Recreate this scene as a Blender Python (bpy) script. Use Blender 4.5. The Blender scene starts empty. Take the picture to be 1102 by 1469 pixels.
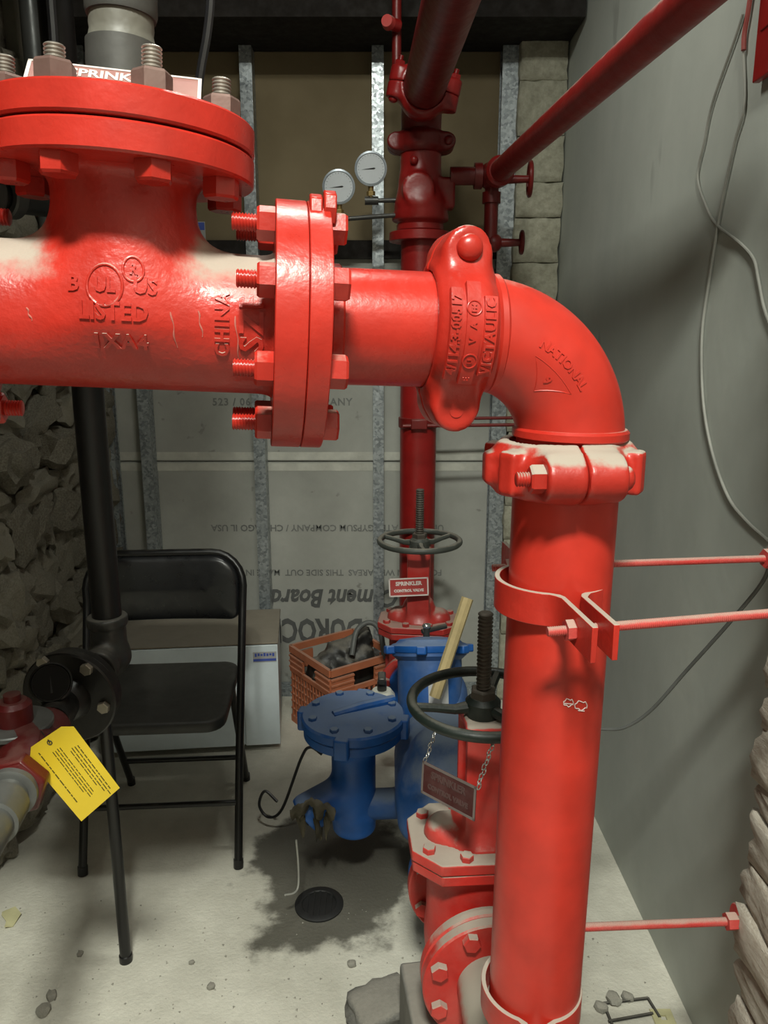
import bpy, math, random
import numpy as np
from mathutils import Vector, Matrix, Euler, noise as mnoise

# ------------------------------------------------------------------ camera
H = 1.32                      # eye height
PITCH = math.radians(12.8)
FPX = 1103.0
scene = bpy.context.scene
COL = scene.collection
cam_data = bpy.data.cameras.new('camera')
cam = bpy.data.objects.new('camera', cam_data)
COL.objects.link(cam)
cam.location = (0, 0, H)
cam.rotation_euler = (math.pi / 2 - PITCH, 0, 0)
cam_data.sensor_fit = 'HORIZONTAL'
cam_data.sensor_width = 36.0
cam_data.lens = 36.0 * FPX / 1102.0
cam_data.clip_start = 0.02
scene.camera = cam

# ------------------------------------------------------------------ light
world = bpy.data.worlds.new('world')
scene.world = world
world.use_nodes = True
world.node_tree.nodes['Background'].inputs[0].default_value = (0.75, 0.85, 0.80, 1)
world.node_tree.nodes['Background'].inputs[1].default_value = 0.015


def area_light(name, loc, target, sx, sy, power, color):
    ld = bpy.data.lights.new(name, 'AREA')
    ld.shape = 'RECTANGLE'
    ld.size, ld.size_y = sx, sy
    ld.energy = power
    ld.color = color
    lo = bpy.data.objects.new(name, ld)
    COL.objects.link(lo)
    lo.location = loc
    d = Vector(target) - Vector(loc)
    lo.rotation_euler = d.to_track_quat('-Z', 'Y').to_euler()
    return lo


# the fluorescent fitting on the ceiling behind the photographer
area_light('ceiling_light', (-0.04, -0.66, 3.06), (0.0, 1.3, 0.50), 0.42, 0.24, 114.0, (0.98, 1.0, 0.89))
# the second, weaker lamp between the joists above the back of the room
area_light('rear_ceiling_light', (-0.10, 1.40, 2.52), (-0.05, 1.75, 0.0), 0.30, 0.12, 7.0, (0.98, 1.0, 0.90))

scene.view_settings.view_transform = 'Standard'
scene.view_settings.look = 'None'
scene.view_settings.exposure = 0.0
scene.view_settings.gamma = 1.0
scene.view_settings.use_curve_mapping = False

# ------------------------------------------------------------------ helpers
R = math.radians
PI = math.pi
CP, SP = math.cos(PITCH), math.sin(PITCH)


def at(x, y, Y):
    """world point seen at photograph position (x, y) at the distance Y into the room"""
    u, v = (x - 551.0) / FPX, (734.5 - y) / FPX
    d = Y / (CP + SP * v)
    return Vector((u * d, Y, H + d * (CP * v - SP)))


def at_x(x, y, X):
    u, v = (x - 551.0) / FPX, (734.5 - y) / FPX
    d = X / u
    return Vector((X, d * (CP + SP * v), H + d * (CP * v - SP)))


def on_floor(x, y, z=0.0):
    u, v = (x - 551.0) / FPX, (734.5 - y) / FPX
    d = (z - H) / (CP * v - SP)
    return Vector((u * d, d * (CP + SP * v), z))


def frame(origin, axis, up=None):
    """matrix whose local z runs along axis"""
    z = Vector(axis).normalized()
    if up is None:
        up = Vector((0, 0, 1)) if abs(z.z) < 0.95 else Vector((0, 1, 0))
    x = Vector(up).cross(z)
    if x.length < 1e-6:
        x = Vector((1, 0, 0))
    x.normalize()
    y = z.cross(x)
    m = Matrix((x, y, z)).transposed().to_4x4()
    m.translation = Vector(origin)
    return m


I4 = Matrix.Identity(4)


def T(x, y, z):
    return Matrix.Translation((x, y, z))


def RX(a):
    return Matrix.Rotation(a, 4, 'X')


def RY(a):
    return Matrix.Rotation(a, 4, 'Y')


def RZ(a):
    return Matrix.Rotation(a, 4, 'Z')


class MB:
    """collects shapes that become ONE mesh"""

    def __init__(self):
        self.v, self.f = [], []

    def add(self, vs, fs, M=None):
        b = len(self.v)
        if M is None:
            self.v += [tuple(p) for p in vs]
        else:
            self.v += [tuple(M @ Vector(p)) for p in vs]
        self.f += [tuple(b + i for i in q) for q in fs]
        return self

    def box(self, c, s, M=None):
        x, y, z = (k / 2 for k in s)
        vs = [(c[0] + i * x, c[1] + j * y, c[2] + k * z) for i in (-1, 1) for j in (-1, 1) for k in (-1, 1)]
        fs = [(0, 1, 3, 2), (4, 6, 7, 5), (0, 4, 5, 1), (2, 3, 7, 6), (0, 2, 6, 4), (1, 5, 7, 3)]
        return self.add(vs, fs, M)

    def lathe(self, prof, seg=40, M=None, closed=False):
        """profile of (r, z) about local z; open profiles that end on r=0 are capped by a point"""
        vs, fs, rings = [], [], []
        for r, z in prof:
            if r < 1e-7:
                rings.append([len(vs)])
                vs.append((0, 0, z))
            else:
                rings.append(list(range(len(vs), len(vs) + seg)))
                vs += [(r * math.cos(2 * PI * k / seg), r * math.sin(2 * PI * k / seg), z) for k in range(seg)]
        pairs = list(zip(rings, rings[1:]))
        if closed:
            pairs.append((rings[-1], rings[0]))
        for a, b in pairs:
            for k in range(seg):
                k2 = (k + 1) % seg
                if len(a) == 1 and len(b) == 1:
                    continue
                if len(a) == 1:
                    fs.append((a[0], b[k2], b[k]))
                elif len(b) == 1:
                    fs.append((a[k], a[k2], b[0]))
                else:
                    fs.append((a[k], a[k2], b[k2], b[k]))
        return self.add(vs, fs, M)

    def cyl(self, p0, p1, r0, r1=None, seg=28):
        p0, p1 = Vector(p0), Vector(p1)
        r1 = r0 if r1 is None else r1
        L = (p1 - p0).length
        return self.lathe([(0, 0), (r0, 0), (r1, L), (0, L)], seg, frame(p0, p1 - p0))

    def pipe(self, p0, p1, r, wall=0.006, seg=40):
        """open-ended pipe with wall thickness"""
        p0, p1 = Vector(p0), Vector(p1)
        L = (p1 - p0).length
        return self.lathe([(r - wall, 0), (r, 0), (r, L), (r - wall, L)], seg, frame(p0, p1 - p0), closed=True)

    def ring(self, ro, ri, z0, z1, seg=56, M=None, ch=0.0015):
        return self.lathe([(ri, z0), (ro - ch, z0), (ro, z0 + ch), (ro, z1 - ch), (ro - ch, z1), (ri, z1)], seg, M, closed=True)

    def disc(self, ro, z0, z1, seg=56, M=None, ch=0.0015):
        return self.lathe([(0, z0), (ro - ch, z0), (ro, z0 + ch), (ro, z1 - ch), (ro - ch, z1), (0, z1)], seg, M)

    def prism(self, poly, z0, z1, M=None):
        n = len(poly)
        vs = [(x, y, z0) for x, y in poly] + [(x, y, z1) for x, y in poly]
        fs = [tuple(range(n - 1, -1, -1)), tuple(range(n, 2 * n))]
        fs += [(i, (i + 1) % n, n + (i + 1) % n, n + i) for i in range(n)]
        return self.add(vs, fs, M)

    def hexa(self, af, z0, z1, M=None, rot=0.0):
        """hexagon nut, af across flats, with chamfered outer corners"""
        rc = af / math.sqrt(3)
        ch = (z1 - z0) * 0.14
        s = 1 if z1 > z0 else -1
        ring = lambda rr, z: [(rr * math.cos(rot + k * PI / 3), rr * math.sin(rot + k * PI / 3), z) for k in range(6)]
        vs = ring(rc, z0) + ring(rc, z1 - ch) + ring(rc * 0.9, z1)
        fs = [tuple(range(5, -1, -1)), tuple(range(12, 18))]
        for a in (0, 6):
            fs += [(a + i, a + (i + 1) % 6, a + 6 + (i + 1) % 6, a + 6 + i) for i in range(6)]
        return self.add(vs, fs, M)

    def thread(self, r, z0, z1, pitch=0.0028, depth=0.0011, seg=18, M=None, core=None):
        n = max(2, int((z1 - z0) / pitch))
        pr = [(0, z0), (r - depth, z0)]
        for k in range(n):
            a = z0 + (z1 - z0) * k / n
            p = (z1 - z0) / n
            if core and core[0] < a and a + p < core[1]:
                continue                      # plain shank inside the joint
            pr += [(r - depth, a + p * 0.1), (r, a + p * 0.4), (r, a + p * 0.6), (r - depth, a + p * 0.9)]
        pr += [(r - depth * 1.6, z1), (0, z1)]
        return self.lathe(pr, seg, M)

    def tube(self, pts, rad, seg=12, closed=False, cap=True):
        pts = [Vector(p) for p in pts]
        n = len(pts)
        rad = [rad] * n if not hasattr(rad, '__len__') else rad
        tang = []
        for i in range(n):
            a = pts[(i - 1) % n] if (closed or i > 0) else pts[i]
            b = pts[(i + 1) % n] if (closed or i < n - 1) else pts[i]
            tang.append((b - a).normalized())
        ref = Vector((0, 0, 1)) if abs(tang[0].z) < 0.9 else Vector((1, 0, 0))
        nx = (ref - tang[0] * ref.dot(tang[0])).normalized()
        vs, fs = [], []
        for i in range(n):
            nx = (nx - tang[i] * nx.dot(tang[i])).normalized()
            ny = tang[i].cross(nx)
            for k in range(seg):
                a = 2 * PI * k / seg
                vs.append(pts[i] + (nx * math.cos(a) + ny * math.sin(a)) * rad[i])
        for i in range(n if closed else n - 1):
            j = (i + 1) % n
            for k in range(seg):
                k2 = (k + 1) % seg
                fs.append((i * seg + k, i * seg + k2, j * seg + k2, j * seg + k))
        if cap and not closed:
            fs.append(tuple(range(seg - 1, -1, -1)))
            fs.append(tuple(range((n - 1) * seg, n * seg)))
        return self.add(vs, fs)

    def torus(self, Rr, r, M=None, seg=48, ss=12):
        pr = [(Rr + r * math.cos(2 * PI * k / ss), r * math.sin(2 * PI * k / ss)) for k in range(ss)]
        return self.lathe(pr, seg, M, closed=True)

    def ball(self, c, r, sx=1, sy=1, sz=1, seg=20, M=None):
        n = seg // 2
        pr = [(r * math.sin(PI * k / n) if 0 < k < n else 0, -r * math.cos(PI * k / n)) for k in range(n + 1)]
        m = Matrix.Translation(c) @ Matrix.Diagonal((sx, sy, sz, 1))
        return self.lathe(pr, seg, (M @ m) if M is not None else m)

    def build(self, name, material, parent=None, ang=35, bevel=0.0, seg=2, solid=0.0):
        me = bpy.data.meshes.new(name)
        me.from_pydata(self.v, [], self.f)
        me.validate(clean_customdata=False)
        return mesh_obj(name, me, material, parent, ang, bevel, seg)


def mesh_obj(name, me, material, parent=None, ang=35, bevel=0.0, seg=2):
    if ang is not None:
        me.polygons.foreach_set('use_smooth', [True] * len(me.polygons))
        me.set_sharp_from_angle(angle=R(ang))
    me.update()
    o = bpy.data.objects.new(name, me)
    COL.objects.link(o)
    if material is not None:
        me.materials.append(MAT[material] if isinstance(material, str) else material)
    if parent is not None:
        o.parent = parent
    if bevel:
        b = o.modifiers.new('bevel', 'BEVEL')
        b.width = bevel
        b.segments = seg
        b.limit_method = 'ANGLE'
        b.angle_limit = R(40)
    return o


def recalc(o):
    import bmesh
    bm = bmesh.new()
    bm.from_mesh(o.data)
    bmesh.ops.recalc_face_normals(bm, faces=bm.faces)
    bm.to_mesh(o.data)
    bm.free()
    return o


def tag(o, label, cat, group=None):
    o['label'] = label
    o['category'] = cat
    if group:
        o['group'] = group
    return o


def thing(name, label, cat, loc=(0, 0, 0), rot=(0, 0, 0), group=None):
    o = bpy.data.objects.new(name, None)
    o.empty_display_size = 0.05
    COL.objects.link(o)
    o.location = loc
    o.rotation_euler = rot
    return tag(o, label, cat, group)


def struct(o):
    o['kind'] = 'structure'
    return o


def copy_tree(o, parent=None):
    c = o.copy()
    COL.objects.link(c)
    c.parent = parent
    for ch in list(o.children):
        copy_tree(ch, c)
    return c


# ---- signed distance modelling: smooth cast shapes meshed by surface nets
def smin(a, b, k):
    h = np.clip(0.5 + 0.5 * (b - a) / k, 0, 1)
    return b * (1 - h) + a * h - k * h * (1 - h)


def smax(a, b, k):
    return -smin(-a, -b, k)


def s_cyl(P, a, b, r, rnd=0.0):
    a, b = np.array(a, float), np.array(b, float)
    ba = b - a
    L = np.linalg.norm(ba)
    n = ba / L
    q = P - (a + b) / 2
    t = q @ n
    rad = np.linalg.norm(q - t[:, None] * n, axis=1)
    dx, dy = rad - (r - rnd), np.abs(t) - (L / 2 - rnd)
    return np.minimum(np.maximum(dx, dy), 0) + np.hypot(np.maximum(dx, 0), np.maximum(dy, 0)) - rnd


def s_box(P, c, s, rnd=0.0):
    q = np.abs(P - np.array(c)) - (np.array(s) / 2 - rnd)
    return np.linalg.norm(np.maximum(q, 0), axis=1) + np.minimum(q.max(axis=1), 0) - rnd


def s_ball(P, c, r):
    return np.linalg.norm(P - np.array(c), axis=1) - r


def s_cap(P, a, b, ra, rb=None):
    a, b = np.array(a, float), np.array(b, float)
    rb = ra if rb is None else rb
    ba = b - a
    t = np.clip(((P - a) @ ba) / (ba @ ba), 0, 1)
    return np.linalg.norm(P - a - t[:, None] * ba, axis=1) - (ra + (rb - ra) * t)


def sdf_mesh(name, f, lo, hi, h, newton=3):
    lo, hi = np.array(lo, float), np.array(hi, float)
    n = np.ceil((hi - lo) / h).astype(int) + 1
    ax = [lo[i] + h * np.arange(n[i]) for i in range(3)]
    G = np.stack(np.meshgrid(*ax, indexing='ij'), -1)
    V = f(G.reshape(-1, 3)).reshape(n)
    inside = V < 0
    c = n - 1
    cnt = np.zeros(c, int)
    acc = np.zeros(tuple(c) + (3,))
    for axis in range(3):
        sl0 = [slice(None)] * 3
        sl1 = [slice(None)] * 3
        sl0[axis] = slice(0, -1)
        sl1[axis] = slice(1, None)
        v0, v1 = V[tuple(sl0)], V[tuple(sl1)]
        cross = (v0 < 0) != (v1 < 0)
        t = np.where(cross, v0 / np.where(cross, v0 - v1, 1), 0)
        p = G[tuple(sl0)].copy()
        p[..., axis] += t * h
        o = [a for a in range(3) if a != axis]
        for i in (0, 1):
            for j in (0, 1):
                s = [slice(None)] * 3
                s[o[0]] = slice(i, i + c[o[0]])
                s[o[1]] = slice(j, j + c[o[1]])
                m = cross[tuple(s)]
                cnt += m
                acc += p[tuple(s)] * m[..., None]
    mask = cnt > 0
    idx = -np.ones(c, int)
    idx[mask] = np.arange(mask.sum())
    pts = acc[mask] / cnt[mask][:, None]
    faces = []
    for axis in range(3):
        o1, o2 = [(1, 2), (2, 0), (0, 1)][axis]
        sl0 = [slice(None)] * 3
        sl1 = [slice(None)] * 3
        sl0[axis] = slice(0, -1)
        sl1[axis] = slice(1, None)
        for s in (sl0, sl1):
            s[o1] = slice(1, -1)
            s[o2] = slice(1, -1)
        a, b = inside[tuple(sl0)], inside[tuple(sl1)]
        for sgn, m in ((1, a & ~b), (-1, ~a & b)):
            w = np.argwhere(m)
            if len(w) == 0:
                continue
            w[:, o1] += 1
            w[:, o2] += 1
            q = []
            for d1, d2 in ((-1, -1), (0, -1), (0, 0), (-1, 0)):
                k = w.copy()
                k[:, o1] += d1
                k[:, o2] += d2
                q.append(idx[k[:, 0], k[:, 1], k[:, 2]])
            q = np.stack(q, 1)
            faces.append(q if sgn > 0 else q[:, ::-1])
    faces = np.concatenate(faces)
    e = h * 0.05
    for _ in range(newton):
        d = f(pts)
        g = np.stack([(f(pts + np.eye(3)[i] * e) - f(pts - np.eye(3)[i] * e)) / (2 * e) for i in range(3)], 1)
        st = d[:, None] * g / np.maximum((g * g).sum(1), 1e-3)[:, None]
        ln = np.linalg.norm(st, axis=1)
        st *= np.minimum(1, h * 0.6 / np.maximum(ln, 1e-9))[:, None]
        pts = pts - st
    me = bpy.data.meshes.new(name)
    me.from_pydata([tuple(p) for p in pts], [], [tuple(int(i) for i in q) for q in faces])
    return me


def sdf_obj(name, f, lo, hi, h, material, parent, ang=50):
    return mesh_obj(name, sdf_mesh(name, f, lo, hi, h), material, parent, ang)


def vnoise(P, scale, seed=0.0):
    return np.array([mnoise.noise(Vector((p[0] * scale + seed, p[1] * scale - seed, p[2] * scale + 3 * seed))) for p in P])


# ---- lettering
def text_mesh(txt, size, depth, align='CENTER', bold=0.0, shear=0.0, res=2, space=1.0):
    cu = bpy.data.curves.new('lettering', 'FONT')
    cu.body = txt
    cu.size = size
    cu.extrude = depth
    cu.align_x = align
    cu.align_y = 'CENTER'
    cu.offset = bold
    cu.shear = shear
    cu.space_character = space
    cu.resolution_u = res
    ob = bpy.data.objects.new('lettering', cu)
    COL.objects.link(ob)
    bpy.context.view_layer.update()
    me = bpy.data.meshes.new_from_object(ob.evaluated_get(bpy.context.evaluated_depsgraph_get()))
    bpy.data.objects.remove(ob)
    bpy.data.curves.remove(cu)
    return me


def map_mesh(me, fn):
    co = np.empty(len(me.vertices) * 3)
    me.vertices.foreach_get('co', co)
    co = co.reshape(-1, 3)
    out = np.array([fn(*p) for p in co])
    me.vertices.foreach_set('co', out.ravel())
    me.update()
    return me


def text_flat(txt, size, M, material, parent, depth=0.0004, name='lettering', **kw):
    me = text_mesh(txt, size, depth, **kw)
    me.transform(M)
    return mesh_obj(name, me, material, parent, None)


def text_cyl(txt, size, x0, phi0, rad, material, parent, vertical=False, depth=0.0012, name='raised_lettering', **kw):
    """raised lettering on a cylinder about local x, phi counted upward from the front (-y)"""
    me = text_mesh(txt, size, depth, **kw)

    def fn(a, b, c):
        if vertical:
            a, b = -b, a
        ph = phi0 + b / rad
        rr = rad + c
        return (x0 + a, -rr * math.cos(ph), rr * math.sin(ph))
    map_mesh(me, fn)
    return mesh_obj(name, me, material, parent, 40)


def arc(c, r, a0, a1, n, ux, uy):
    ux, uy, c = Vector(ux), Vector(uy), Vector(c)
    return [c + (ux * math.cos(a0 + (a1 - a0) * k / n) + uy * math.sin(a0 + (a1 - a0) * k / n)) * r for k in range(n + 1)]


def spline(pts, n=10):
    """Catmull-Rom through the points"""
    P = [Vector(p) for p in pts]
    P = [P[0] * 2 - P[1]] + P + [P[-1] * 2 - P[-2]]
    out = []
    for i in range(1, len(P) - 2):
        for k in range(n):
            t = k / n
            a, b, c, d = P[i - 1], P[i], P[i + 1], P[i + 2]
            out.append(0.5 * ((2 * b) + (c - a) * t + (2 * a - 5 * b + 4 * c - d) * t * t + (3 * b - a - 3 * c + d) * t ** 3))
    out.append(P[-2])
    return out


# ------------------------------------------------------------------ materials
MAT = {}


class NT:
    def __init__(self, name):
        self.m = bpy.data.materials.new(name)
        self.m.use_nodes = True
        self.t = self.m.node_tree
        self.b = self.t.nodes['Principled BSDF']
        MAT[name] = self.m

    def n(self, kind, **kw):
        nd = self.t.nodes.new(kind)
        for k, v in kw.items():
            setattr(nd, k, v)
        return nd

    def l(self, a, b):
        self.t.links.new(a, b)

    def coord(self, scale=(1, 1, 1)):
        tc = self.n('ShaderNodeTexCoord')
        mp = self.n('ShaderNodeMapping')
        mp.inputs['Scale'].default_value = scale
        self.l(tc.outputs['Object'], mp.inputs[0])
        return mp.outputs[0]

    def noise(self, co, scale, detail=4, rough=0.55, dist=0.0):
        nd = self.n('ShaderNodeTexNoise')
        nd.inputs['Scale'].default_value = scale
        nd.inputs['Detail'].default_value = detail
        nd.inputs['Roughness'].default_value = rough
        nd.inputs['Distortion'].default_value = dist
        self.l(co, nd.inputs['Vector'])
        return nd.outputs['Fac']

    def rng(self, val, a, b, c=0.0, d=1.0, smooth=False):
        nd = self.n('ShaderNodeMapRange')
        nd.clamp = True
        if smooth:
            nd.interpolation_type = 'SMOOTHSTEP'
        for i, x in zip((1, 2, 3, 4), (a, b, c, d)):
            nd.inputs[i].default_value = x
        self.l(val, nd.inputs[0])
        return nd.outputs[0]

    def math(self, op, a, b=None, clamp=False):
        nd = self.n('ShaderNodeMath', operation=op, use_clamp=clamp)
        for i, x in enumerate((a, b)):
            if x is None:
                continue
            if isinstance(x, (int, float)):
                nd.inputs[i].default_value = x
            else:
                self.l(x, nd.inputs[i])
        return nd.outputs[0]

    def mix(self, fac, a, b):
        nd = self.n('ShaderNodeMix', data_type='RGBA')
        for s, x in ((0, fac), (6, a), (7, b)):
            if isinstance(x, (int, float)):
                nd.inputs[s].default_value = x
            elif isinstance(x, tuple):
                nd.inputs[s].default_value = (*x, 1) if len(x) == 3 else x
            else:
                self.l(x, nd.inputs[s])
        return nd.outputs[2]

    def bump(self, hgt, strength, dist=0.01):
        nd = self.n('ShaderNodeBump')
        nd.inputs['Strength'].default_value = strength
        nd.inputs['Distance'].default_value = dist
        self.l(hgt, nd.inputs['Height'])
        self.l(nd.outputs[0], self.b.inputs['Normal'])

    def out(self, col=None, rough=None, metal=None, spec=None, coat=None):
        for key, x in (('Base Color', col), ('Roughness', rough), ('Metallic', metal), ('Specular IOR Level', spec), ('Coat Weight', coat)):
            if x is None:
                continue
            if isinstance(x, (int, float)):
                self.b.inputs[key].default_value = x
            elif isinstance(x, tuple):
                self.b.inputs[key].default_value = (*x, 1)
            else:
                self.l(x, self.b.inputs[key])


DUST = (0.36, 0.33, 0.275)


def paint(name, base, rough=0.35, dust=0.0, lo=0.55, hi=0.9, bsc=220, bst=0.12, metal=0.0, var=0.18, dcol=DUST, spec=0.5, film=0.0, fscale=9):
    """painted or plain surface; dust lies on what faces up, a thin film is patchy"""
    t = NT(name)
    co = t.coord()
    n1 = t.noise(co, 14, 4)
    col = t.mix(t.rng(n1, 0.3, 0.7), tuple(c * (1 - var) for c in base), tuple(min(1, c * (1 + var)) for c in base))
    rg = t.rng(t.noise(co, 40, 3), 0.3, 0.7, rough * 0.85, min(1, rough * 1.2))
    if dust or film:
        ge = t.n('ShaderNodeNewGeometry')
        sp = t.n('ShaderNodeSeparateXYZ')
        t.l(ge.outputs['Normal'], sp.inputs[0])
        nz = t.math('ADD', sp.outputs[2], t.rng(t.noise(co, 22, 5, 0.65), 0.25, 0.75, -0.22, 0.22))
        up = t.rng(nz, lo, hi, 0, dust, True)
        if film:
            fl = t.rng(t.noise(co, fscale, 5, 0.6), 0.4, 0.75, 0, film)
            up = t.math('MAXIMUM', up, fl)
        col = t.mix(up, col, dcol)
        rg = t.math('ADD', rg, t.math('MULTIPLY', up, 0.5), True)
    t.out(col, rg, metal, spec)
    if bst:
        t.bump(t.math('ADD', t.noise(co, bsc, 2), t.noise(co, bsc * 0.2, 3)), bst, 0.002)
    return t.m


RED = (0.44, 0.024, 0.0145)
paint('red_gloss', RED, 0.30, 0.35, 0.93, 1.05, 160, 0.16)
paint('red_cast', RED, 0.34, 0.92, 0.34, 0.74, 170, 0.30)
paint('red_pipe', (0.50, 0.029, 0.017), 0.36, 0.5, 0.86, 1.1, 60, 0.04)
paint('red_coupling', RED, 0.32, 0.75, 0.82, 1.05, 140, 0.18)
paint('red_coupling_dusty', RED, 0.38, 0.95, 0.56, 0.84, 140, 0.2)
paint('red_rod', (0.50, 0.04, 0.035), 0.5, 0.75, 0.25, 0.85, 300, 0.2, film=0.25)
paint('red_dusty', (0.52, 0.022, 0.016), 0.42, 0.95, 0.45, 0.8, 120, 0.2, film=0.22)
paint('red_dusty_pipe', (0.50, 0.03, 0.02), 0.6, 1.0, -0.15, 0.45, 60, 0.2)
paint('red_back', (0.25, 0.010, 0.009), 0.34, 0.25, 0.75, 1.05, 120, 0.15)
paint('red_valve', (0.38, 0.022, 0.018), 0.36, 0.7, 0.5, 0.95, 120, 0.15, film=0.12)
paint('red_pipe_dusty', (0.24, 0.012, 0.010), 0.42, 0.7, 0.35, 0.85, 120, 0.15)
paint('red_trim', (0.085, 0.006, 0.006), 0.4, 0.12, 0.8, 1.1, 120, 0.2)
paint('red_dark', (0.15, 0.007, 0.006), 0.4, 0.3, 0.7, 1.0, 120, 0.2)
paint('sign_red', (0.36, 0.02, 0.02), 0.45, 0.6, 0.2, 0.9, 100, 0.05, film=0.18)
paint('sign_old', (0.055, 0.010, 0.010), 0.5, 0.3, 0.5, 1.0, 60, 0.05, film=0.22, fscale=25, dcol=(0.20, 0.14, 0.13))
paint('sign_old_print', (0.085, 0.045, 0.042), 0.6, 0, bst=0)
paint('sign_old_rim', (0.16, 0.13, 0.12), 0.5, 0, bst=0)
paint('sign_pink', (0.30, 0.14, 0.125), 0.55, 0.3, 0.6, 1.0, 100, 0.05)
paint('sign_white', (0.62, 0.55, 0.52), 0.55, 0, bst=0)
paint('sign_border', (0.55, 0.50, 0.46), 0.5, 0, bst=0)
paint('nut_worn', (0.15, 0.088, 0.075), 0.5, 0.25, 0.85, 1.15, 90, 0.3, metal=0.3, film=0.05)
paint('stud_steel', (0.32, 0.29, 0.26), 0.42, 0.2, 0.7, 1.0, 90, 0.1, metal=0.7)
paint('grey_pipe', (0.060, 0.060, 0.056), 0.5, 0.2, 0.8, 1.1, 90, 0.15, metal=0.2, film=0.06)
paint('thread_tape', (0.12, 0.115, 0.095), 0.55, 0, bsc=60, bst=0.6)
paint('black_pipe', (0.004, 0.0035, 0.0035), 0.42, 0.05, 0.8, 1.1, 90, 0.1)
paint('black_iron', (0.008, 0.0075, 0.007), 0.42, 0.12, 0.8, 1.1, 120, 0.2)
paint('iron_fitting', (0.045, 0.044, 0.041), 0.42, 0.25, 0.6, 1.0, 120, 0.25, metal=0.35)
paint('galvanised_pipe', (0.13, 0.135, 0.13), 0.42, 0.1, 0.8, 1.1, 100, 0.12, metal=0.5)
paint('bolt_zinc', (0.36, 0.33, 0.27), 0.35, 0.2, 0.7, 1.0, 90, 0.1, metal=0.6)
paint('chair_metal', (0.006, 0.006, 0.0065), 0.34, 0.1, 0.8, 1.1, 90, 0.03)
paint('chair_vinyl', (0.009, 0.0095, 0.011), 0.30, 0.0, bsc=400, bst=0.05)
paint('chair_seat', (0.010, 0.011, 0.0105), 0.5, 0.07, 0.5, 1.0, 200, 0.05, film=0.05, fscale=14)
paint('blue_paint', (0.008, 0.085, 0.33), 0.45, 0.62, 0.55, 0.98, 100, 0.15, dcol=(0.22, 0.27, 0.34))
paint('blue_dusty', (0.012, 0.075, 0.26), 0.5, 0.75, 0.3, 0.95, 100, 0.15, dcol=(0.24, 0.29, 0.35), film=0.3)
paint('wheel_green', (0.010, 0.016, 0.013), 0.45, 0.2, 0.75, 1.05, 150, 0.15)
paint('wheel_grey', (0.05, 0.055, 0.048), 0.5, 0.5, 0.6, 1.0, 150, 0.15)
paint('stem_steel', (0.10, 0.085, 0.072), 0.5, 0.3, 0.6, 1.0, 100, 0.2, metal=0.5)
paint('brass', (0.30, 0.21, 0.08), 0.4, 0.3, 0.6, 1.0, 100, 0.1, metal=0.6)
paint('chrome', (0.55, 0.55, 0.53), 0.25, 0, metal=0.9, bst=0)
paint('gauge_face', (0.50, 0.53, 0.56), 0.35, 0, bst=0, var=0.05)
paint('dial_grey', (0.014, 0.0135, 0.013), 0.8, 0, bst=0, spec=0.1)
paint('gauge_ring', (0.36, 0.40, 0.44), 0.35, 0, bst=0, metal=0.4)
paint('ink_black', (0.012, 0.012, 0.012), 0.6, 0, bst=0)
paint('tag_ink', (0.10, 0.075, 0.01), 0.6, 0, bst=0)
paint('tag_yellow', (0.86, 0.62, 0.035), 0.38, 0, bst=0.03, var=0.06)
paint('board_ink', (0.115, 0.118, 0.115), 0.9, 0, bst=0, film=0.0)
paint('board_ink_faint', (0.19, 0.195, 0.185), 0.9, 0, bst=0)
paint('enamel_white', (0.68, 0.76, 0.80), 0.38, 0, bst=0.03, var=0.05, film=0.12, dcol=(0.2, 0.2, 0.18))
paint('enamel_grimy', (0.17, 0.14, 0.10), 0.7, 0.5, 0.4, 1.0, 60, 0.2, film=0.4)
paint('sticker_blue', (0.06, 0.10, 0.42), 0.5, 0, bst=0)
paint('crate_orange', (0.44, 0.145, 0.07), 0.5, 0.35, 0.5, 1.0, 100, 0.05)
paint('black_bag', (0.018, 0.018, 0.017), 0.45, 0.4, 0.4, 1.0, 60, 0.4)
paint('cloth_rag', (0.060, 0.052, 0.032), 0.95, 0.2, 0.5, 1.0, 60, 0.6)
paint('wood_stick', (0.46, 0.36, 0.18), 0.7, 0.3, 0.5, 1.0, 60, 0.3)
paint('white_tape', (0.52, 0.52, 0.46), 0.6, 0, bsc=80, bst=0.4)
paint('label_paper', (0.42, 0.42, 0.42), 0.6, 0, bst=0, film=0.2)
paint('cable_black', (0.012, 0.012, 0.014), 0.4, 0, bst=0)
paint('cable_grey', (0.30, 0.30, 0.27), 0.6, 0, bst=0)
paint('cable_dark', (0.10, 0.105, 0.10), 0.6, 0, bst=0)
paint('cable_red', (0.30, 0.06, 0.05), 0.6, 0, bst=0)
paint('dark_timber', (0.012, 0.009, 0.007), 0.9, 0, bsc=40, bst=0.3)
paint('pale_timber', (0.20, 0.19, 0.15), 0.8, 0, bsc=40, bst=0.2)
paint('concrete_block', (0.16, 0.155, 0.14), 0.9, 0.4, 0.5, 1.0, 60, 0.6)
paint('leaf_dry', (0.55, 0.52, 0.30), 0.7, 0, bst=0.1)
paint('rubble', (0.30, 0.29, 0.25), 0.9, 0.4, 0.4, 1.0, 50, 0.6)
paint('chalk_dust', (0.44, 0.13, 0.10), 0.8, 0, bst=0)
paint('chalk', (0.78, 0.62, 0.60), 0.8, 0, bst=0)

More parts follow.
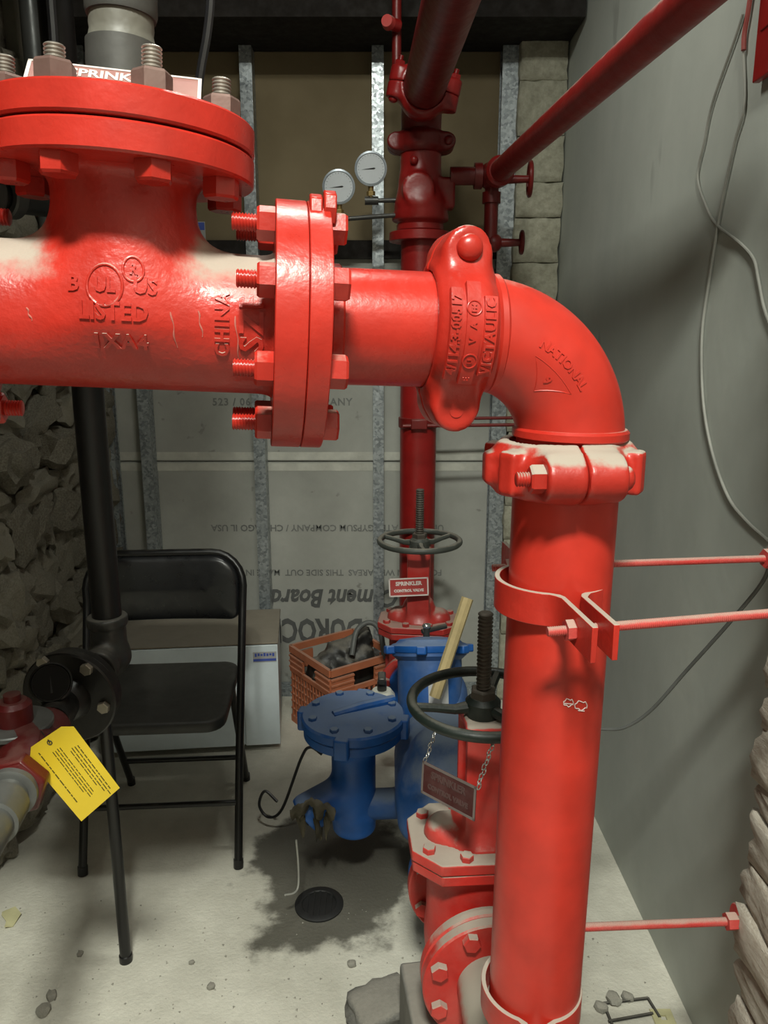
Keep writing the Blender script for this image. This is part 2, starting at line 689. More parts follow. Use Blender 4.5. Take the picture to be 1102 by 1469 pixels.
# galvanised stud: spangle
t = NT('galvanised')
co = t.coord()
vo = t.n('ShaderNodeTexVoronoi')
vo.inputs['Scale'].default_value = 130
t.l(co, vo.inputs['Vector'])
sp = t.n('ShaderNodeSeparateColor')
t.l(vo.outputs['Color'], sp.inputs[0])
t.out(t.mix(sp.outputs[0], (0.22, 0.245, 0.26), (0.48, 0.52, 0.54)), t.rng(sp.outputs[1], 0, 1, 0.28, 0.5), 0.55)
t.bump(sp.outputs[2], 0.15, 0.002)

# cement board
t = NT('cement_board')
co = t.coord()
a = t.noise(co, 3.0, 6, 0.6)
b = t.noise(co, 55, 4, 0.6)
spots = t.rng(t.noise(co, 18, 3, 0.5), 0.70, 0.76, 0, 0.55)
c = t.mix(t.rng(a, 0.3, 0.72), (0.30, 0.305, 0.275), (0.47, 0.475, 0.435))
c = t.mix(t.rng(b, 0.3, 0.7, 0, 0.3), c, (0.36, 0.36, 0.33))
c = t.mix(spots, c, (0.12, 0.115, 0.10))
t.out(c, 0.92)
t.bump(b, 0.15, 0.003)

t = NT('brown_board')
co = t.coord()
a = t.noise(co, 2.5, 5, 0.6)
c = t.mix(t.rng(a, 0.3, 0.7), (0.150, 0.115, 0.062), (0.215, 0.170, 0.100))
t.out(c, 0.9)
t.bump(t.noise(co, 80, 3), 0.08, 0.002)

# plastered right wall
t = NT('grey_plaster')
co = t.coord()
cs = t.coord((2.4, 2.4, 0.7))
a = t.noise(cs, 1.4, 6, 0.6, 0.3)
b = t.noise(co, 2.1, 6, 0.62)
c = t.mix(t.rng(a, 0.25, 0.75), (0.40, 0.425, 0.39), (0.50, 0.52, 0.47))
c = t.mix(t.rng(b, 0.42, 0.78, 0, 0.55), c, (0.31, 0.325, 0.29))
d = t.rng(t.noise(cs, 3.2, 3, 0.5), 0.72, 0.76, 0, 0.3)
c = t.mix(d, c, (0.14, 0.14, 0.125))
t.out(c, 0.85)
t.bump(t.noise(co, 30, 6, 0.6), 0.12, 0.006)

# floor
t = NT('floor_concrete')
co = t.coord()
a = t.noise(co, 2.2, 7, 0.65, 0.1)
b = t.noise(co, 24, 5, 0.65)
c = t.mix(t.rng(a, 0.32, 0.68), (0.38, 0.365, 0.305), (0.72, 0.70, 0.61))
c = t.mix(t.rng(b, 0.35, 0.7, 0, 0.45), c, (0.50, 0.48, 0.41))
# damp, oil-dark patch round the drain, ragged edge
sx = t.n('ShaderNodeSeparateXYZ')
t.l(co, sx.inputs[0])
dx = t.math('MULTIPLY', t.math('ADD', sx.outputs[0], 0.12), 1.0)
dy = t.math('MULTIPLY', t.math('ADD', sx.outputs[1], -1.72), 0.75)
rr = t.math('SQRT', t.math('ADD', t.math('MULTIPLY', dx, dx), t.math('MULTIPLY', dy, dy)))
rr = t.math('ADD', rr, t.rng(t.noise(co, 5, 7, 0.62, 0.1), 0.25, 0.75, -0.09, 0.09))
wet = t.rng(rr, 0.19, 0.245, 0.85, 0.0, True)
c = t.mix(wet, c, (0.040, 0.036, 0.026))
t.out(c, t.rng(wet, 0, 1, 0.9, 0.55), 0, 0.3)
t.bump(t.math('ADD', b, t.noise(co, 120, 3)), 0.35, 0.006)

# rubble stone and mortar
t = NT('rubble_stone')
co = t.coord()
oi = t.n('ShaderNodeObjectInfo')
a = t.noise(co, 26, 6, 0.65)
c = t.mix(oi.outputs['Random'], (0.13, 0.112, 0.08), (0.30, 0.272, 0.21))
c = t.mix(t.rng(a, 0.35, 0.7, 0, 0.75), c, (0.36, 0.34, 0.28))
c = t.mix(t.rng(t.noise(co, 60, 3), 0.62, 0.7, 0, 0.6), c, (0.05, 0.042, 0.03))
t.out(c, 0.9, 0, 0.3)
t.bump(t.math('ADD', a, t.noise(co, 90, 4)), 0.7, 0.012)

t = NT('old_mortar')
co = t.coord()
a = t.noise(co, 18, 6, 0.7)
t.out(t.mix(t.rng(a, 0.35, 0.65), (0.055, 0.048, 0.034), (0.21, 0.19, 0.145)), 0.95, 0, 0.2)
t.bump(a, 1.0, 0.03)

t = NT('whitewashed_stone')
co = t.coord()
oi = t.n('ShaderNodeObjectInfo')
a = t.noise(co, 13, 6, 0.65)
c = t.mix(t.rng(a, 0.33, 0.68), (0.33, 0.28, 0.225), (0.60, 0.575, 0.51))
c = t.mix(t.math('MULTIPLY', oi.outputs['Random'], 0.4), c, (0.36, 0.30, 0.24))
t.out(c, 0.85, 0, 0.3)
t.bump(t.math('ADD', a, t.noise(co, 70, 4)), 0.45, 0.012)

t = NT('painted_block')
co = t.coord()
a = t.noise(co, 7, 6, 0.65)
c = t.mix(t.rng(a, 0.33, 0.68), (0.30, 0.29, 0.22), (0.48, 0.465, 0.37))
t.out(c, 0.85, 0, 0.3)
t.bump(t.math('ADD', a, t.noise(co, 60, 4)), 0.4, 0.01)

t = NT('ceiling_dark')
co = t.coord()
t.out(t.mix(t.noise(co, 8, 4), (0.008, 0.006, 0.005), (0.022, 0.017, 0.013)), 0.95, 0, 0.1)

# ------------------------------------------------------------------ the room
rnd = random.Random(7)


def slab(name, lo, hi, material, parent=None, bevel=0.0):
    c = [(a + b) / 2 for a, b in zip(lo, hi)]
    s = [b - a for a, b in zip(lo, hi)]
    return MB().box(c, s).build(name, material, parent, None, bevel)


XL, XR, YB = -1.0, 0.60, 2.74
XRF, XRN = 0.578, 0.615      # right wall, far and near end
struct(slab('floor', (-1.2, -1.7, -0.06), (0.9, 2.9, 0.0), 'floor_concrete'))
struct(slab('ceiling', (-1.2, -1.7, 3.15), (0.9, 2.9, 3.25), 'ceiling_dark'))
struct(slab('wall_front', (-1.2, -1.7, 0.0), (0.9, -1.62, 3.15), 'grey_plaster'))
struct(recalc(MB().prism([(XRF, 2.9), (XRF, YB), (XRN, 0.90), (0.75, 0.90), (0.75, 2.9)], 0.0, 3.15).build('wall_right', 'grey_plaster', None, None)))
o = slab('trim_1', (-1.0, 2.46, 2.215), (XRF - 0.001, 2.735, 3.15), 'dark_timber')
struct(o)
for k in range(5):
    struct(slab('trim_2' if k == 0 else 'trim_2.%03d' % k, (-0.98, -1.25 + 0.78 * k, 2.95), (0.50, -1.20 + 0.78 * k, 3.15), 'dark_timber'))

# unseen dark box added under the ceiling to shade the left wall
struct(slab('shade_box', (-0.97, 0.25, 1.95), (-0.30, 1.45, 2.43), 'dark_timber', None, 0.004))

# back wall: cement board below, brown board above, metal studs standing in front of it
wb = struct(slab('wall_back', (-1.2, YB + 0.012, 0.0), (0.9, YB + 0.1, 3.15), 'cement_board'))
JZ = at(551, 662, YB).z
slab('board_panel', (-1.0, YB, 0.0), (0.60, YB + 0.012, JZ - 0.002), 'cement_board', wb, 0.002)
slab('board_panel', (-1.0, YB, JZ + 0.002), (0.60, YB + 0.012, 1.628), 'cement_board', wb, 0.002)
slab('board_panel', (-1.0, YB - 0.004, 1.632), (0.60, YB + 0.012, 2.215), 'brown_board', wb, 0.002)
# pale joint tape over the horizontal seam, above and below the crack
slab('joint_tape', (-0.99, YB - 0.0008, JZ + 0.006), (0.59, YB, JZ + 0.034), 'white_tape', wb)
slab('joint_tape', (-0.99, YB - 0.0008, JZ - 0.034), (0.59, YB, JZ - 0.006), 'white_tape', wb)


def stud(xc, w=0.036, side=1, dep=0.062, name='metal_stud'):
    """C-shaped metal stud: web to one side, two flanges with lips"""
    y0, y1 = YB - dep - 0.004, YB - 0.0055
    h = 2.213
    th = 0.0016
    xa, xb = xc - w / 2, xc + w / 2
    m = MB()
    m.box(((xa + xb) / 2, y0, h / 2), (w, th, h))                      # front flange
    m.box(((xa + xb) / 2, y1, h / 2), (w, th, h))                      # rear flange
    xw = xb if side > 0 else xa
    m.box((xw, (y0 + y1) / 2, h / 2), (th, y1 - y0, h))                # web
    xl = xa if side > 0 else xb
    m.box((xl, y0 + 0.005, h / 2), (th, 0.010, h))                     # lips
    m.box((xl, y1 - 0.005, h / 2), (th, 0.010, h))
    return m.build(name, 'galvanised', wb, None)


for px, w, sd in ((160, 0.034, -1), (213, 0.036, 1), (374, 0.038, 1), (543, 0.036, 1), (713, 0.050, 1)):
    stud(at(px, 700, YB - 0.066).x, w, sd)
slab('bottom_track', (-0.99, YB - 0.068, 0.0005), (0.59, YB - 0.006, 0.03), 'galvanised', wb)
slab('blocking', (-0.99, YB - 0.03, at(551, 372, YB).z), (0.42, YB - 0.0045, at(551, 346, YB).z), 'dark_timber', wb)
o = slab('sticker', at(280, 346, YB - 0.005), Vector(at(294, 318, YB - 0.005)) + Vector((0, 0.001, 0)), 'label_paper', wb)
slab('sticker_print', at(281, 330, YB - 0.0056), Vector(at(293, 319, YB - 0.0056)) + Vector((0, 0.0006, 0)), 'sticker_blue', wb)


def board_text(txt, px, py, hpx, mat, flip=True, xs=1.0, **kw):
    p = at(px, py, YB - 0.0010)
    size = hpx * 2.78 / FPX / 0.70
    M = Matrix.Translation(p) @ RX(PI / 2)
    if flip:
        M = M @ RZ(PI)
    M = M @ Matrix.Diagonal((xs, 1, 1, 1))
    return text_flat(txt, size, M, mat, wb, 0.0003, 'printed_lettering', **kw)


board_text('DUROCK', 452, 903, 36, 'board_ink', bold=0.0045, space=1.0, xs=0.66)
board_text('Cement Board', 482, 857, 27, 'board_ink', bold=0.003, shear=0.25, xs=0.82)
board_text('FOR USE IN WET AREAS  THIS SIDE OUT  MADE IN USA', 480, 821, 9, 'board_ink_faint', bold=0.0006)
board_text('UNITED STATES GYPSUM COMPANY / CHICAGO IL USA', 470, 757, 9.5, 'board_ink_faint', bold=0.0007)
board_text('523 / 06-04-05     COMPANY', 405, 577, 10, 'board_ink_faint', flip=False, bold=0.0008, space=1.12)

# left wall: rubble stones bedded in dark mortar
wl = struct(slab('wall_left', (XL - 0.16, -1.62, 0.0), (XL - 0.012, 2.75, 3.15), 'old_mortar'))


def stone_mesh(seed, sub=2, rough=0.30):
    import bmesh
    bm = bmesh.new()
    bmesh.ops.create_icosphere(bm, subdivisions=sub, radius=0.5)
    for v in bm.verts:
        p = v.co.copy()
        # squared-off lump
        q = Vector((math.copysign(abs(p.x * 2) ** 0.72, p.x), math.copysign(abs(p.y * 2) ** 0.72, p.y), math.copysign(abs(p.z * 2) ** 0.72, p.z))) * 0.5
        n = mnoise.fractal(p * 3.1 + Vector((seed * 3.7, seed * 1.3, -seed)), 0.7, 2.1, 4)
        v.co = q * (1 + rough * n)
    me = bpy.data.meshes.new('stone')
    bm.to_mesh(me)
    bm.free()
    me.polygons.foreach_set('use_smooth', [True] * len(me.polygons))
    me.set_sharp_from_angle(angle=R(38))
    return me


ston = [stone_mesh(s, 3, 0.42) for s in range(9)]
for m_ in ston:
    m_.materials.append(MAT['rubble_stone'])
z = 0.02
row = 0
while z < 1.95:
    hh = rnd.uniform(0.07, 0.16)
    y = 1.15 + rnd.uniform(0, 0.1)
    while y < 2.70:
        ww = rnd.uniform(0.07, 0.24)
        ww = min(ww, 2.735 - y)
        if ww > 0.05:
            o = bpy.data.objects.new('stone', rnd.choice(ston))
            COL.objects.link(o)
            o.parent = wl
            o.location = (XL + rnd.uniform(-0.012, 0.015), y + ww / 2, z + hh / 2 + rnd.uniform(-0.012, 0.012))
            o.rotation_euler = (rnd.choice((0, PI)) + rnd.uniform(-0.6, 0.6), 0, rnd.choice((0, PI)))
            o.scale = (rnd.uniform(0.07, 0.13), ww * 1.12, hh * 1.15)
        y += ww + 0.006
    z += hh + 0.004

# stone return on the right, thickly whitewashed, near the camera
wp = struct(slab('wall_right_stone', (0.525, -1.62, 0.0), (XR + 0.1, 0.925, 3.15), 'whitewashed_stone'))


def rough_block(seed, amp=0.06, rd=0.13):
    """block with a rough, rounded face, unit size"""
    import bmesh
    bm = bmesh.new()
    bmesh.ops.create_cube(bm, size=1.0)
    bmesh.ops.subdivide_edges(bm, edges=bm.edges[:], cuts=5, use_grid_fill=True)
    for v in bm.verts:
        p = v.co.copy()
        r = [math.copysign((abs(2 * c)) , c) for c in p]
        # rounded corners
        for i in range(3):
            j, k = (i + 1) % 3, (i + 2) % 3
            e = max(abs(r[j]), abs(r[k]))
            v.co[i] = p[i] * (1 - rd * e ** 5)
        n = mnoise.fractal(p * 2.6 + Vector((seed * 2.9, seed, -seed * 1.7)), 0.8, 2.0, 4)
        v.co += v.co.normalized() * n * amp
    me = bpy.data.meshes.new('stone')
    bm.to_mesh(me)
    bm.free()
    me.polygons.foreach_set('use_smooth', [True] * len(me.polygons))
    return me


blk = [rough_block(s, 0.09, 0.06) for s in range(8)]
for m_ in blk:
    m_.materials.append(MAT['whitewashed_stone'])
z, row = 0.0, 0
while z < 1.75:
    hh = rnd.uniform(0.050, 0.085)
    y = 0.955
    while y > 0.1:
        ww = rnd.uniform(0.14, 0.32)
        o = bpy.data.objects.new('stone', rnd.choice(blk))
        COL.objects.link(o)
        o.parent = wp
        o.location = (0.555 + rnd.uniform(-0.006, 0.006), y - ww / 2 + rnd.uniform(-0.008, 0.008), z + hh / 2)
        o.rotation_euler = (rnd.uniform(-0.05, 0.05), 0, rnd.uniform(-0.05, 0.05))
        o.scale = (0.085, ww * 1.04, hh * 1.10)
        y -= ww + 0.002
    z += hh + 0.003

# painted block pier in the far right corner
wc = struct(slab('wall_corner', (0.430, 2.685, 0.0), (0.576, YB - 0.001, 3.15), 'painted_block'))
blk2 = [rough_block(s + 20, 0.05, 0.03) for s in range(5)]
for m_ in blk2:
    m_.materials.append(MAT['painted_block'])
z = 0.0
while z < 2.5:
    hh = rnd.uniform(0.10, 0.16)
    o = bpy.data.objects.new('block', rnd.choice(blk2))
    COL.objects.link(o)
    o.parent = wc
    o.location = (0.500 + rnd.uniform(-0.004, 0.004), 2.69, z + hh / 2)
    o.scale = (0.150, 0.09, hh * 1.01)
    z += hh + 0.002

# ------------------------------------------------------------------ main red pipe run
TH, TAU = R(9.0), R(2.0)
FM = Matrix.Translation((0, 0.80, H + 0.0085)) @ RZ(TH) @ RY(TAU)
ROTM = (0, TAU, TH)
ROTT = (0, R(2.9), TH)        # the tee leans a little more than the run


def main_loc(s):
    return FM @ Vector((s, 0, 0))


XF = frame((0, 0, 0), (1, 0, 0), up=(0, 0, 1))     # local z of a lathe -> +x


def XAT(x, y=0, z=0):
    return T(x, y, z) @ XF


# --- tee
S_TEE = -0.2495
tee = thing('tee_fitting', 'big red cast iron flanged tee with raised lettering and dusty shoulders', 'pipe fitting', main_loc(S_TEE), ROTT)

TM = Matrix.Translation(main_loc(S_TEE)) @ RZ(TH) @ RY(R(2.9))


def f_tee(P):
    a = s_cyl(P, (-0.1725, 0, 0), (0.1725, 0, 0), 0.0662)
    b = s_cyl(P, (0, 0, 0), (0, 0, 0.150), 0.0645)
    d = smin(a, b, 0.040)
    # swelling into the flanges
    for sx in (-1, 1):
        fl = s_cyl(P, (sx * 0.146, 0, 0), (sx * 0.1725, 0, 0), 0.092, 0.003)
        d = smin(d, fl, 0.022)
    fl = s_cyl(P, (0, 0, 0.127), (0, 0, 0.146), 0.09, 0.003)
    return smin(d, fl, 0.020)


def tee_text(txt, size, x0, phi0, vertical=False, depth=0.0016, parent=None, name='raised_lettering', **kw):
    """lettering cast on the tee: every vertex is set on the real surface in front of it"""
    me = text_mesh(txt, size, depth, **kw)
    co = np.empty(len(me.vertices) * 3)
    me.vertices.foreach_get('co', co)
    co = co.reshape(-1, 3)
    a, b = (co[:, 0], co[:, 1]) if not vertical else (-co[:, 1], co[:, 0])
    out = tee_surface(x0 + a, phi0 + b / 0.067, co[:, 2])
    me.vertices.foreach_set('co', out.ravel())
    me.update()
    return mesh_obj(name, me, 'red_cast', parent or tee, 40)


def tee_surface(x, ph, lift):
    dirs = np.stack([np.zeros_like(x), -np.cos(ph), np.sin(ph)], 1)
    base = np.stack([x, np.zeros_like(x), np.zeros_like(x)], 1)
    lo = np.full(len(x), 0.055)
    hi = np.full(len(x), 0.125)
    for _ in range(22):
        mid = (lo + hi) / 2
        ins = f_tee(base + dirs * mid[:, None]) < 0
        lo = np.where(ins, mid, lo)
        hi = np.where(ins, hi, mid)
    return base + dirs * (lo + lift)[:, None]


sdf_obj('body', f_tee, (-0.182, -0.105, -0.105), (0.182, 0.105, 0.16), 0.0042, 'red_cast', tee)
for sx in (-1, 1):
    MB().ring(0.118, 0.05, 0.0, 0.0285, 72, (XAT(0.138, 0, 0.0) if sx > 0 else XAT(-0.1725)), 0.0008).build('side_flange', 'red_gloss', tee)
MB().ring(0.118, 0.05, 0.1255, 0.1498, 72, I4, 0.002).build('top_flange', 'red_gloss', tee)
tee_text('B', 0.017, -0.0335, 0.36, bold=0.0006)
tee_text('US', 0.017, 0.0265, 0.36, bold=0.0006)
tee_text('LISTED', 0.0185, 0.000, 0.055, bold=0.0006, space=1.05)
tee_text('1XA4', 0.0185, 0.004, -0.31, depth=0.0024, bold=0.0006, space=1.15)
tee_text('CHINA', 0.0175, 0.0925, -0.02, True, bold=0.0006, space=1.1)
tee_text('SZF', 0.030, 0.119, 0.02, True, bold=0.0008, depth=0.002, space=1.15)
tee_text('ZHUZ', 0.027, -0.116, 0.02, True, bold=0.0008, depth=0.002, space=1.05)


def ring_on_tee(x0, phi0, rr, r):
    a = np.arange(30) * 2 * PI / 30
    pts = tee_surface(x0 + rr * np.cos(a), phi0 + rr * np.sin(a) / 0.067, np.zeros(30) + 0.0002)
    return MB().tube([tuple(p) for p in pts], r, 8, closed=True).build('raised_emblem', 'red_cast', tee)


def ring_on_cyl(x0, phi0, rad, rr, r, parent, material='red_cast', name='raised_emblem'):
    pts = []
    for k in range(28):
        a = 2 * PI * k / 28
        ph = phi0 + rr * math.sin(a) / rad
        pts.append((x0 + rr * math.cos(a), -rad * math.cos(ph), rad * math.sin(ph)))
    return MB().tube(pts, r, 8, closed=True).build(name, material, parent)


o = ring_on_tee(-0.0070, 0.34, 0.0148, 0.0014)
tee_text('UL', 0.0145, -0.0070, 0.34, parent=o, bold=0.0006)
o = ring_on_tee(0.0165, 0.53, 0.0085, 0.0012)
tee_text('R', 0.0105, 0.0165, 0.53, parent=o, bold=0.0005)


# pale drips run down the front of the tee
for x0, p0, p1 in ((0.048, 0.10, -0.36), (0.071, 0.14, -0.20), (0.1035, 0.10, -0.55), (-0.073, 0.06, -0.10)):
    n_ = 12
    ph = np.linspace(p0, p1, n_)
    xs = x0 + 0.0007 * np.sin(np.arange(n_) * 0.9 + x0 * 90) + 0.004 * np.linspace(0, 1, n_)
    pts = tee_surface(xs, ph, np.zeros(n_) + 0.0001)
    MB().tube([tuple(q) for q in pts], [0.0006 + 0.0003 * math.sin(k * 1.1) for k in range(n_)], 6).build('drip_mark', 'chalk_dust', tee)


def stud_bolt(parent, M, z_lo, z_hi, nut_lo, nut_hi, af, r, head, mats, rot):
    """stud through a flange joint: M puts local z along the bolt; nuts outside nut_lo / nut_hi"""
    b = MB().thread(r, z_lo, z_hi, M=M, core=(nut_lo, nut_hi)).build('stud_bolt', mats[0], parent)
    MB().hexa(af, nut_hi, nut_hi + head, M, rot).build('nut', mats[1], b, 30)
    MB().hexa(af, nut_lo, nut_lo - head, M, rot + 0.3).build('nut', mats[2], b, 30)
    return recalc_tree(b)


def recalc_tree(b):
    for c in list(b.children) + [b]:
        recalc(c)
    return b


# --- reducing flange bolted on top of the tee
rf = thing('reducing_flange', 'round red reducing flange bolted on top of the tee', 'pipe flange', TM @ Vector((0, 0, 0.1522)), ROTT)
MB().ring(0.109, 0.05, -0.0023, -0.0001, 64, I4, 0.0002).build('gasket', 'ink_black', rf)
MB().ring(0.118, 0.024, 0.0, 0.0242, 72, I4, 0.002).build('disc', 'red_gloss', rf)
MB().ring(0.046, 0.024, 0.0235, 0.034, 48, I4, 0.004).build('hub', 'red_gloss', rf)
for k in range(8):
    a = R(22.5 + 45 * k)
    stud_bolt(rf, T(0.0965 * math.cos(a), 0.0965 * math.sin(a), 0), -0.0430, 0.0590 - 0.003 * (k % 3), -0.0268, 0.0242, 0.0285, 0.0083, 0.0165, ('stud_steel', 'nut_worn', 'red_gloss'), a + 0.4)

gp = thing('grey_pipe', 'grey steel pipe with taped threads rising from the top flange', 'pipe', TM @ Vector((0, 0, 0.1765)), ROTT)
MB().pipe((0, 0, 0.0), (0, 0, 0.062), 0.0312, 0.005).build('pipe_collar', 'grey_pipe', gp)
MB().lathe([(0.02, 0.0605), (0.0300, 0.0615), (0.0285, 0.066), (0.0275, 0.071), (0.0282, 0.076), (0.0276, 0.084), (0.02, 0.085)], 40).build('taped_thread', 'thread_tape', gp)
MB().lathe([(0.02, 0.083), (0.0300, 0.083), (0.0312, 0.087), (0.0312, 0.150), (0.0300, 0.154), (0.02, 0.154)], 40).build('coupling_sleeve', 'grey_pipe', gp)
MB().pipe((0, 0, 0.153), (0, 0, 1.60), 0.0265, 0.004).build('pipe', 'grey_pipe', gp)

sg = thing('sprinkler_sign', 'dusty pink sprinkler sign plate leaning on the top flange behind its studs', 'sign', TM @ Vector((0.002, -0.064, 0.1772)), (R(-45), R(2.9), TH + R(2)))
MB().box((0, 0, 0.021), (0.142, 0.0016, 0.042)).build('plate', 'sign_pink', sg, None, 0.0004)
m = MB()
for sx in (-1, 1):
    m.box((sx * 0.0695, -0.0011, 0.021), (0.003, 0.0008, 0.042))
for zz in (0.0012, 0.0408):
    m.box((0, -0.0011, zz), (0.142, 0.0008, 0.0024))
m.build('border', 'sign_white', sg, None)
text_flat('SPRINKLER', 0.0155, T(0.0, -0.0011, 0.0300) @ RX(PI / 2), 'sign_white', sg, 0.0003, bold=0.0005)
text_flat('CONTROL VALVE', 0.0120, T(0.0, -0.0011, 0.0125) @ RX(PI / 2), 'sign_white', sg, 0.0003, bold=0.0004)

# --- split flange adapter right of the tee
S_AD = -0.0825
ad = thing('flange_adapter', 'upright red split flange bolted to the right end of the tee', 'pipe flange', TM @ Vector((0.1667, 0, 0)), ROTT)
MB().ring(0.1180, 0.0575, 0.0004, 0.0205, 80, XAT(0), 0.0008).build('ring_plate', 'red_gloss', ad)
for ang_ in (68, 248):
    a = R(ang_)
    for dx, dl in ((0.0015, 0.0), (0.0140, 0.004)):
        m = MB()
        rr0, rr1 = 0.106, 0.1265 + dl
        pts2 = [(-0.016, rr0), (0.012, rr0), (0.012, rr1 - 0.006), (0.006, rr1), (-0.008, rr1), (-0.016, rr1 - 0.010)]
        # profile in (tangent, radial), thickness along x
        M = Matrix(((0, 0, 1, dx), (math.sin(a), -math.cos(a), 0, 0), (math.cos(a), math.sin(a), 0, 0), (0, 0, 0, 1)))
        m.prism(pts2, 0.0, 0.0115, M)
        recalc(m.build('lug', 'red_gloss', ad, 30, 0.0015))
for k in range(8):
    a = R(22.5 + 45 * k)
    x_long = -0.0675 if k in (3, ) else -0.060
    M = XAT(0, -0.0985 * math.cos(a), 0.0985 * math.sin(a))
    stud_bolt(ad, M, -0.062 - 0.006 * ((k * 3) % 4) / 3, 0.0300, -0.0290, 0.0205, 0.0270, 0.0080, 0.0165 if k % 2 else 0.0155, ('red_gloss', 'red_coupling', 'red_coupling'), 0.2 * k)

# --- short spool between adapter and coupling
S_C1 = 0.0715
sp_ = thing('pipe_spool', 'short red pipe between the split flange and the grooved coupling', 'pipe', main_loc(S_AD), ROTM)
MB().pipe((0.0, 0, 0), (S_C1 - S_AD - 0.002, 0, 0), 0.0572, 0.006, 64).build('pipe', 'red_gloss', sp_)
MB().ring(0.0605, 0.0572, 0.0240, 0.037, 64, XAT(0), 0.002).build('collar', 'red_gloss', sp_)


# --- grooved couplings: local x is the pipe axis, bolt lugs at +z and -z, bolts along y
def f_half(sign, ribbed):
    def f(P):
        r = np.hypot(P[:, 1], P[:, 2])
        ang = np.arctan2(P[:, 2], P[:, 1] * -1)
        ax = np.abs(P[:, 0])
        ro = 0.0735 + 0.0055 * np.clip(np.cos(ang * 2), 0, 1)
        if ribbed:
            ro = ro + 0.003 + 0.0030 * np.sin(ang * 9 + 0.8) * np.clip(1.4 * np.cos(ang) ** 2, 0, 1)
        # flat crown with sloping shoulders down to the pipe
        cone = (r - ro + 0.85 * (ax - (0.013 if ribbed else 0.017))) * 0.76
        d = smax(smax(r - ro, cone, 0.004), ax - 0.0300, 0.003)
        if ribbed:
            for sy in (-1, 1):
                for aa, wd in ((-0.52, 0.046), (0.04, 0.034), (0.58, 0.046)):
                    ca, sa = math.cos(aa), math.sin(aa)
                    Q = np.stack([P[:, 0], sy * P[:, 1] * ca + P[:, 2] * sa, -sy * P[:, 1] * sa + P[:, 2] * ca], 1)
                    d = smin(d, s_box(Q, (0, 0.078, 0), (wd, 0.017, 0.024), 0.005), 0.005)
                for aa, x0 in ((-0.24, 0.008), (0.31, -0.008)):
                    c = (x0, sy * 0.0885 * math.cos(aa), 0.0885 * math.sin(aa))
                    d = smax(d, -s_ball(P, c, 0.0105), 0.004)
        for sz in (-1, 1):
            lug = s_cyl(P, (0, -0.040, sz * 0.0765), (0, 0.040, sz * 0.0765), 0.0225, 0.004)
            web = s_box(P, (0, 0, sz * 0.064), (0.047, 0.074, 0.030), 0.006)
            d = smin(d, smin(lug, web, 0.010), 0.014)
        d = smax(d, 0.0580 - r, 0.002)
        half = (P[:, 1] if sign < 0 else -P[:, 1]) + 0.0006
        return smax(d, half, 0.0040)
    return f


CPL = {}


def coupling(root, material, flip=False, ribbed=False):
    for sg_ in (-1, 1):
        lo = (-0.036, -0.098, -0.105) if sg_ < 0 else (-0.036, -0.006, -0.105)
        hi = (0.036, 0.006, 0.105) if sg_ < 0 else (0.036, 0.098, 0.105)
        key = (sg_, ribbed)
        if key not in CPL:
            CPL[key] = sdf_mesh('housing_half', f_half(sg_, ribbed), lo, hi, 0.0030 if ribbed else 0.0034)
        mesh_obj('housing_half', CPL[key].copy(), material, root, 45)
    for sz in (-1, 1):
        fy_ = 1 if flip else -1
        M = frame((0, 0, sz * 0.0775), (0, fy_, 0)) @ T(0, 0, 0 if sz > 0 else -0.0105)
        b = MB().cyl((0, -0.041, sz * 0.0775), (0, 0.041, sz * 0.0775), 0.0070).build('track_bolt', material, root)
        pr = [(0.0128, 0.036), (0.0128, 0.043)] + [(0.0128 * math.cos(a_), 0.043 + 0.0085 * math.sin(a_)) for a_ in (0.3, 0.6, 0.9, 1.2)] + [(0, 0.0515)]
        MB().lathe(pr, 28, M).build('bolt_head', material, b)
        fr_ = frame((0, 0, sz * 0.0775), (0, -fy_, 0))
        recalc(MB().hexa(0.0255, 0.0395, 0.0545, fr_).build('nut', material, b, 30))
        recalc(MB().thread(0.0075, 0.054, 0.068, M=fr_).build('bolt_end', material, b))


c1 = thing('grooved_coupling', 'red grooved pipe coupling with raised lettering left of the elbow', 'pipe coupling', main_loc(S_C1), (0, TAU + R(1.5), TH), 'grooved couplings of the main pipe')
coupling(c1, 'red_coupling')
RC = 0.0792
# three raised name strips on the front face
for x0, ph0, ph1, w in ((-0.0165, -0.62, 0.50, 0.0125), (0.0, -0.68, 0.60, 0.0150), (0.0165, -0.55, 0.42, 0.0140)):
    vs, fs = [], []
    n = 14
    for i in range(n + 1):
        ph = ph0 + (ph1 - ph0) * i / n
        for dx, rr in ((-w / 2, RC - 0.003), (-w / 2 + 0.0008, RC + 0.0008), (w / 2 - 0.0008, RC + 0.0008), (w / 2, RC - 0.003)):
            vs.append((x0 + dx, -rr * math.cos(ph), rr * math.sin(ph)))
    for i in range(n):
        for j in range(3):
            fs.append((i * 4 + j, i * 4 + j + 1, i * 4 + j + 5, i * 4 + j + 4))
    fs.append((0, 1, 2, 3))
    fs.append((n * 4 + 3, n * 4 + 2, n * 4 + 1, n * 4))
    o = recalc(MB().add(vs, fs).build('name_strip', 'red_coupling', c1, 40))
text_cyl('4/114.3-00517', 0.0125, -0.0165, -0.06, RC + 0.0010, 'red_coupling', c1, vertical=True, bold=0.0004, space=1.05)
text_cyl('VICTAULIC', 0.0135, 0.0165, -0.06, RC + 0.0010, 'red_coupling', c1, vertical=True, bold=0.0004, space=1.1)
for ph in (0.26, -0.36):
    o = ring_on_cyl(0.0, ph, RC + 0.0010, 0.0068, 0.0008, c1, 'red_coupling')
    text_cyl('FM' if ph > 0 else 'U', 0.0065, 0.0, ph, RC + 0.0010, 'red_coupling', o, vertical=True, bold=0.0003, depth=0.0009)
